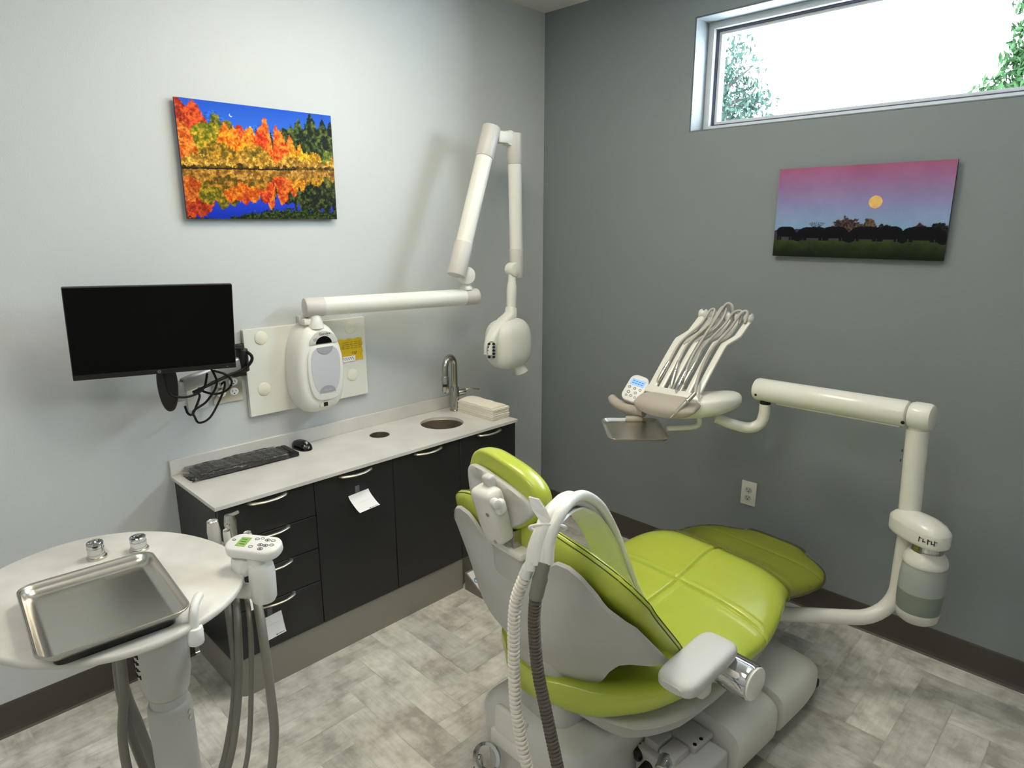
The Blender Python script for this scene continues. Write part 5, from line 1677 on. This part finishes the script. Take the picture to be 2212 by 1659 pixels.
part('handle', MB().tube(spline([(.915, -.560, .952), (.95, -.575, .938), (1.02, -.590, .930), (1.10, -.585, .930)], 6), [.017, .019, .020, .021, .021, .021, .021, .022, .022, .022, .022, .023, .023, .023, .023, .023, .023, .023, .023], 20), PADG, dh, ang=60)
part('handle_mark', MB().lathe([(.017, 0), (.0178, .0005), (.017, .001), (.0162, .0005), (.017, 0)], aim((1.045, -.610, .935), (.0, -.95, .3)) @ Matrix.Diagonal((1.2, .55, 1, 1)), 24, caps=False), GINK, dh)
# slotted frame: six slanting bars with a kink, joined at foot and top
def whip_pt(c, f):
    """c across 0..5, f from the foot to the top"""
    x = 1.103 + .0405 * c
    x += interp(f, [(0, 0), (.62, .012), (.74, .050), (1, .062)])
    y = -.545 + .285 * f
    z = 1.020 + .285 * f + .012 * math.sin(f * PI)
    return Vector((x, y, z))
nrmw = Vector((0, -.70, .71))
for c in range(6):
    rings = []
    for i in range(25):
        f = i / 24
        p = whip_pt(c, f)
        w = {0: .024, 5: .0175}.get(c, .0145)
        rings.append([p + Vector((a, 0, 0)) + nrmw * b for a, b in rrect(2 * w * .78, .012, .004, 2)])
    part('frame_bar', MB().loft(rings, True), CREAM, dh, ang=40)
part('frame_foot', MB().box((0, 0, 0), (.25, .035, .022), .006, M=frame(Vector((1.205, -.545, 1.018)), (1, 0, 0), (0, .71, .70), nrmw)), CREAM, dh)
part('frame_top', MB().tube([whip_pt(-.15, 1.0) + nrmw * .002, whip_pt(5.2, 1.0) + nrmw * .002], .011, 16), CREAM, dh)
for c in range(6):
    q = whip_pt(c - .1, 1.0) + nrmw * .006
    part('hose_guide', MB().lathe([(0, -.016), (.017, -.015), (.021, -.010), (.014, -.003), (.0135, .004), (.021, .011), (.017, .016), (0, .017)], aim(q, (1, 0, 0)), 22), WHITE, dh, ang=50)
# handpieces lying down the frame, each with its hose over the top
def draped(label, pts, tip, hr, tipm, slim):
    q = spline(pts, 9)
    t = thing('dental_handpiece', label, 'handpiece', q[-1], 'handpieces draped over the slotted frame')
    part('hose', MB().tube(q, hr * .82, 12), LHOSE, t, ang=60)
    a, b = q[-1], Vector(tip)
    L = (b - a).length
    M = aim(a, b - a)
    part('body', MB().lathe([(0, -.004), (slim * .8, -.004), (slim, .01), (slim * 1.05, L * .5), (slim * .95, L * .85), (slim * .5, L), (0, L)], M, 20), tipm, t)
    part('collar', MB().lathe([(slim * 1.02, L * .30), (slim * 1.18, L * .32), (slim * 1.18, L * .40), (slim * 1.02, L * .42)], M, 20, caps=False), CHROME, t)
    return t, M, L
def W(c, f, o=.012):
    return whip_pt(c, f) + nrmw * o
draped('leftmost handpiece lying in the slotted frame, hose looped over the top', [W(.9, .55, .004), W(1.35, .8, .012), W(1.35, 1.0, .030), W(.95, 1.0, .036), W(.75, .82, .022), W(.62, .55, .016), W(.55, .3, .014)], W(.45, .07, .012), .0062, STEEL, .0085)
draped('second handpiece from the left in the slotted frame', [W(2.0, .6, .004), W(2.4, .82, .012), W(2.6, 1.02, .034), W(2.1, 1.04, .042), W(1.75, .85, .024), W(1.6, .55, .018), W(1.55, .32, .014)], W(2.15, .04, .012), .0062, STEEL, .0080)
draped('middle handpiece crossing the slotted frame, arched hose at the top', [W(3.4, .98, .02), W(3.2, 1.06, .05), W(2.6, 1.07, .055), W(2.1, .96, .034), W(2.35, .7, .026), W(2.85, .42, .024), W(2.9, .24, .018)], W(2.95, .0, .014), .0068, CHROME, .0078)
draped('second handpiece from the right in the slotted frame', [W(4.4, .9, .01), W(4.2, 1.03, .03), W(3.5, 1.0, .036), W(3.2, .82, .022), W(3.3, .55, .016), W(3.35, .34, .014)], W(3.3, .10, .012), .0062, STEEL, .0080)
sy, sM, sL = draped('rightmost handpiece, long air-water syringe hanging over the grey mat', [W(4.9, .92, .01), W(4.8, 1.03, .03), W(4.3, 1.0, .036), W(4.1, .8, .024), W(4.3, .5, .020), W(4.55, .2, .024), (1.330, -.598, 1.052)], (1.280, -.652, .972), .0075, STEEL, .0085)
part('nozzle', MB().cyl(sM @ Vector((0, 0, sL - .004)), sM @ Vector((0, 0, sL + .022)), .0042, .0034, seg=14), NICKEL, sy)
# tray on its own arm below the head
tz = .885
tu = Vector((.72, .69, 0)).normalized(); tv_ = Vector((.66, -.75, 0)).normalized()
part('tray_arm', MB().tube(spline([(1.30, -.50, .94), (1.305, -.505, .905), (1.285, -.53, .892), (1.22, -.60, .888)], 6), .0105, 16), CREAM, dh)
tcx = Vector((1.048, -.612, tz))
tM = frame(tcx, tu, tv_ - tu * tv_.dot(tu), (0, 0, -1))
dtm = frame(Vector((1.150, -.728, .892)), tu, (Vector((-tu.y, tu.x, 0))), (0, 0, 1))
dt = thing('instrument_tray', 'dark steel tray held level below the instrument head', 'tray', (1.15, -.728, .88))
rings = [trr(.225 + 2 * i, .265 + 2 * i, r, z) for i, r, z in [(-.02, .02, 0), (-.006, .026, .002), (0, .03, .010), (.004, .032, .0125), (.0046, .032, .011), (.001, .03, .0085), (-.006, .026, -.0006), (-.02, .02, -.002)]]
part('pan', MB().loft(rings, True, M=dtm), STEEL, dt, ang=60)
part('clip', MB().box((.022, .133, .010), (.070, .030, .018), .006, 3, M=dtm), PADG, dh)
# ------------------------------------------------------------------ light, sky, camera
w = bpy.data.worlds.new('sky'); SC.world = w; w.use_nodes = True
bgn = w.node_tree.nodes['Background']
bgn.inputs['Color'].default_value = (0.80, 0.90, 1.0, 1)
bgn.inputs['Strength'].default_value = 24.0

cam = bpy.data.cameras.new('camera')
co = bpy.data.objects.new('camera', cam); COL.objects.link(co)
r_, u_, d_ = Vector((0.70925544, 0.70494896, -0.00191862)), Vector((-0.16505898, 0.16871207, 0.97174676)), Vector((-0.68535556, 0.6889, -0.23601811))
Mx = Matrix(((r_.x, u_.x, -d_.x, CAMP[0]), (r_.y, u_.y, -d_.y, CAMP[1]), (r_.z, u_.z, -d_.z, CAMP[2]), (0, 0, 0, 1)))
co.matrix_world = Mx
cam.sensor_fit = 'HORIZONTAL'; cam.sensor_width = 36.0
cam.lens = 1428.318 / 2212 * 36.0
cam.clip_start = .02; cam.clip_end = 200
SC.camera = co
vs = SC.view_settings
vs.view_transform = 'Standard'; vs.look = 'None'; vs.exposure = EXPO; vs.gamma = 1.0; vs.use_curve_mapping = False
SC.display_settings.display_device = 'sRGB'
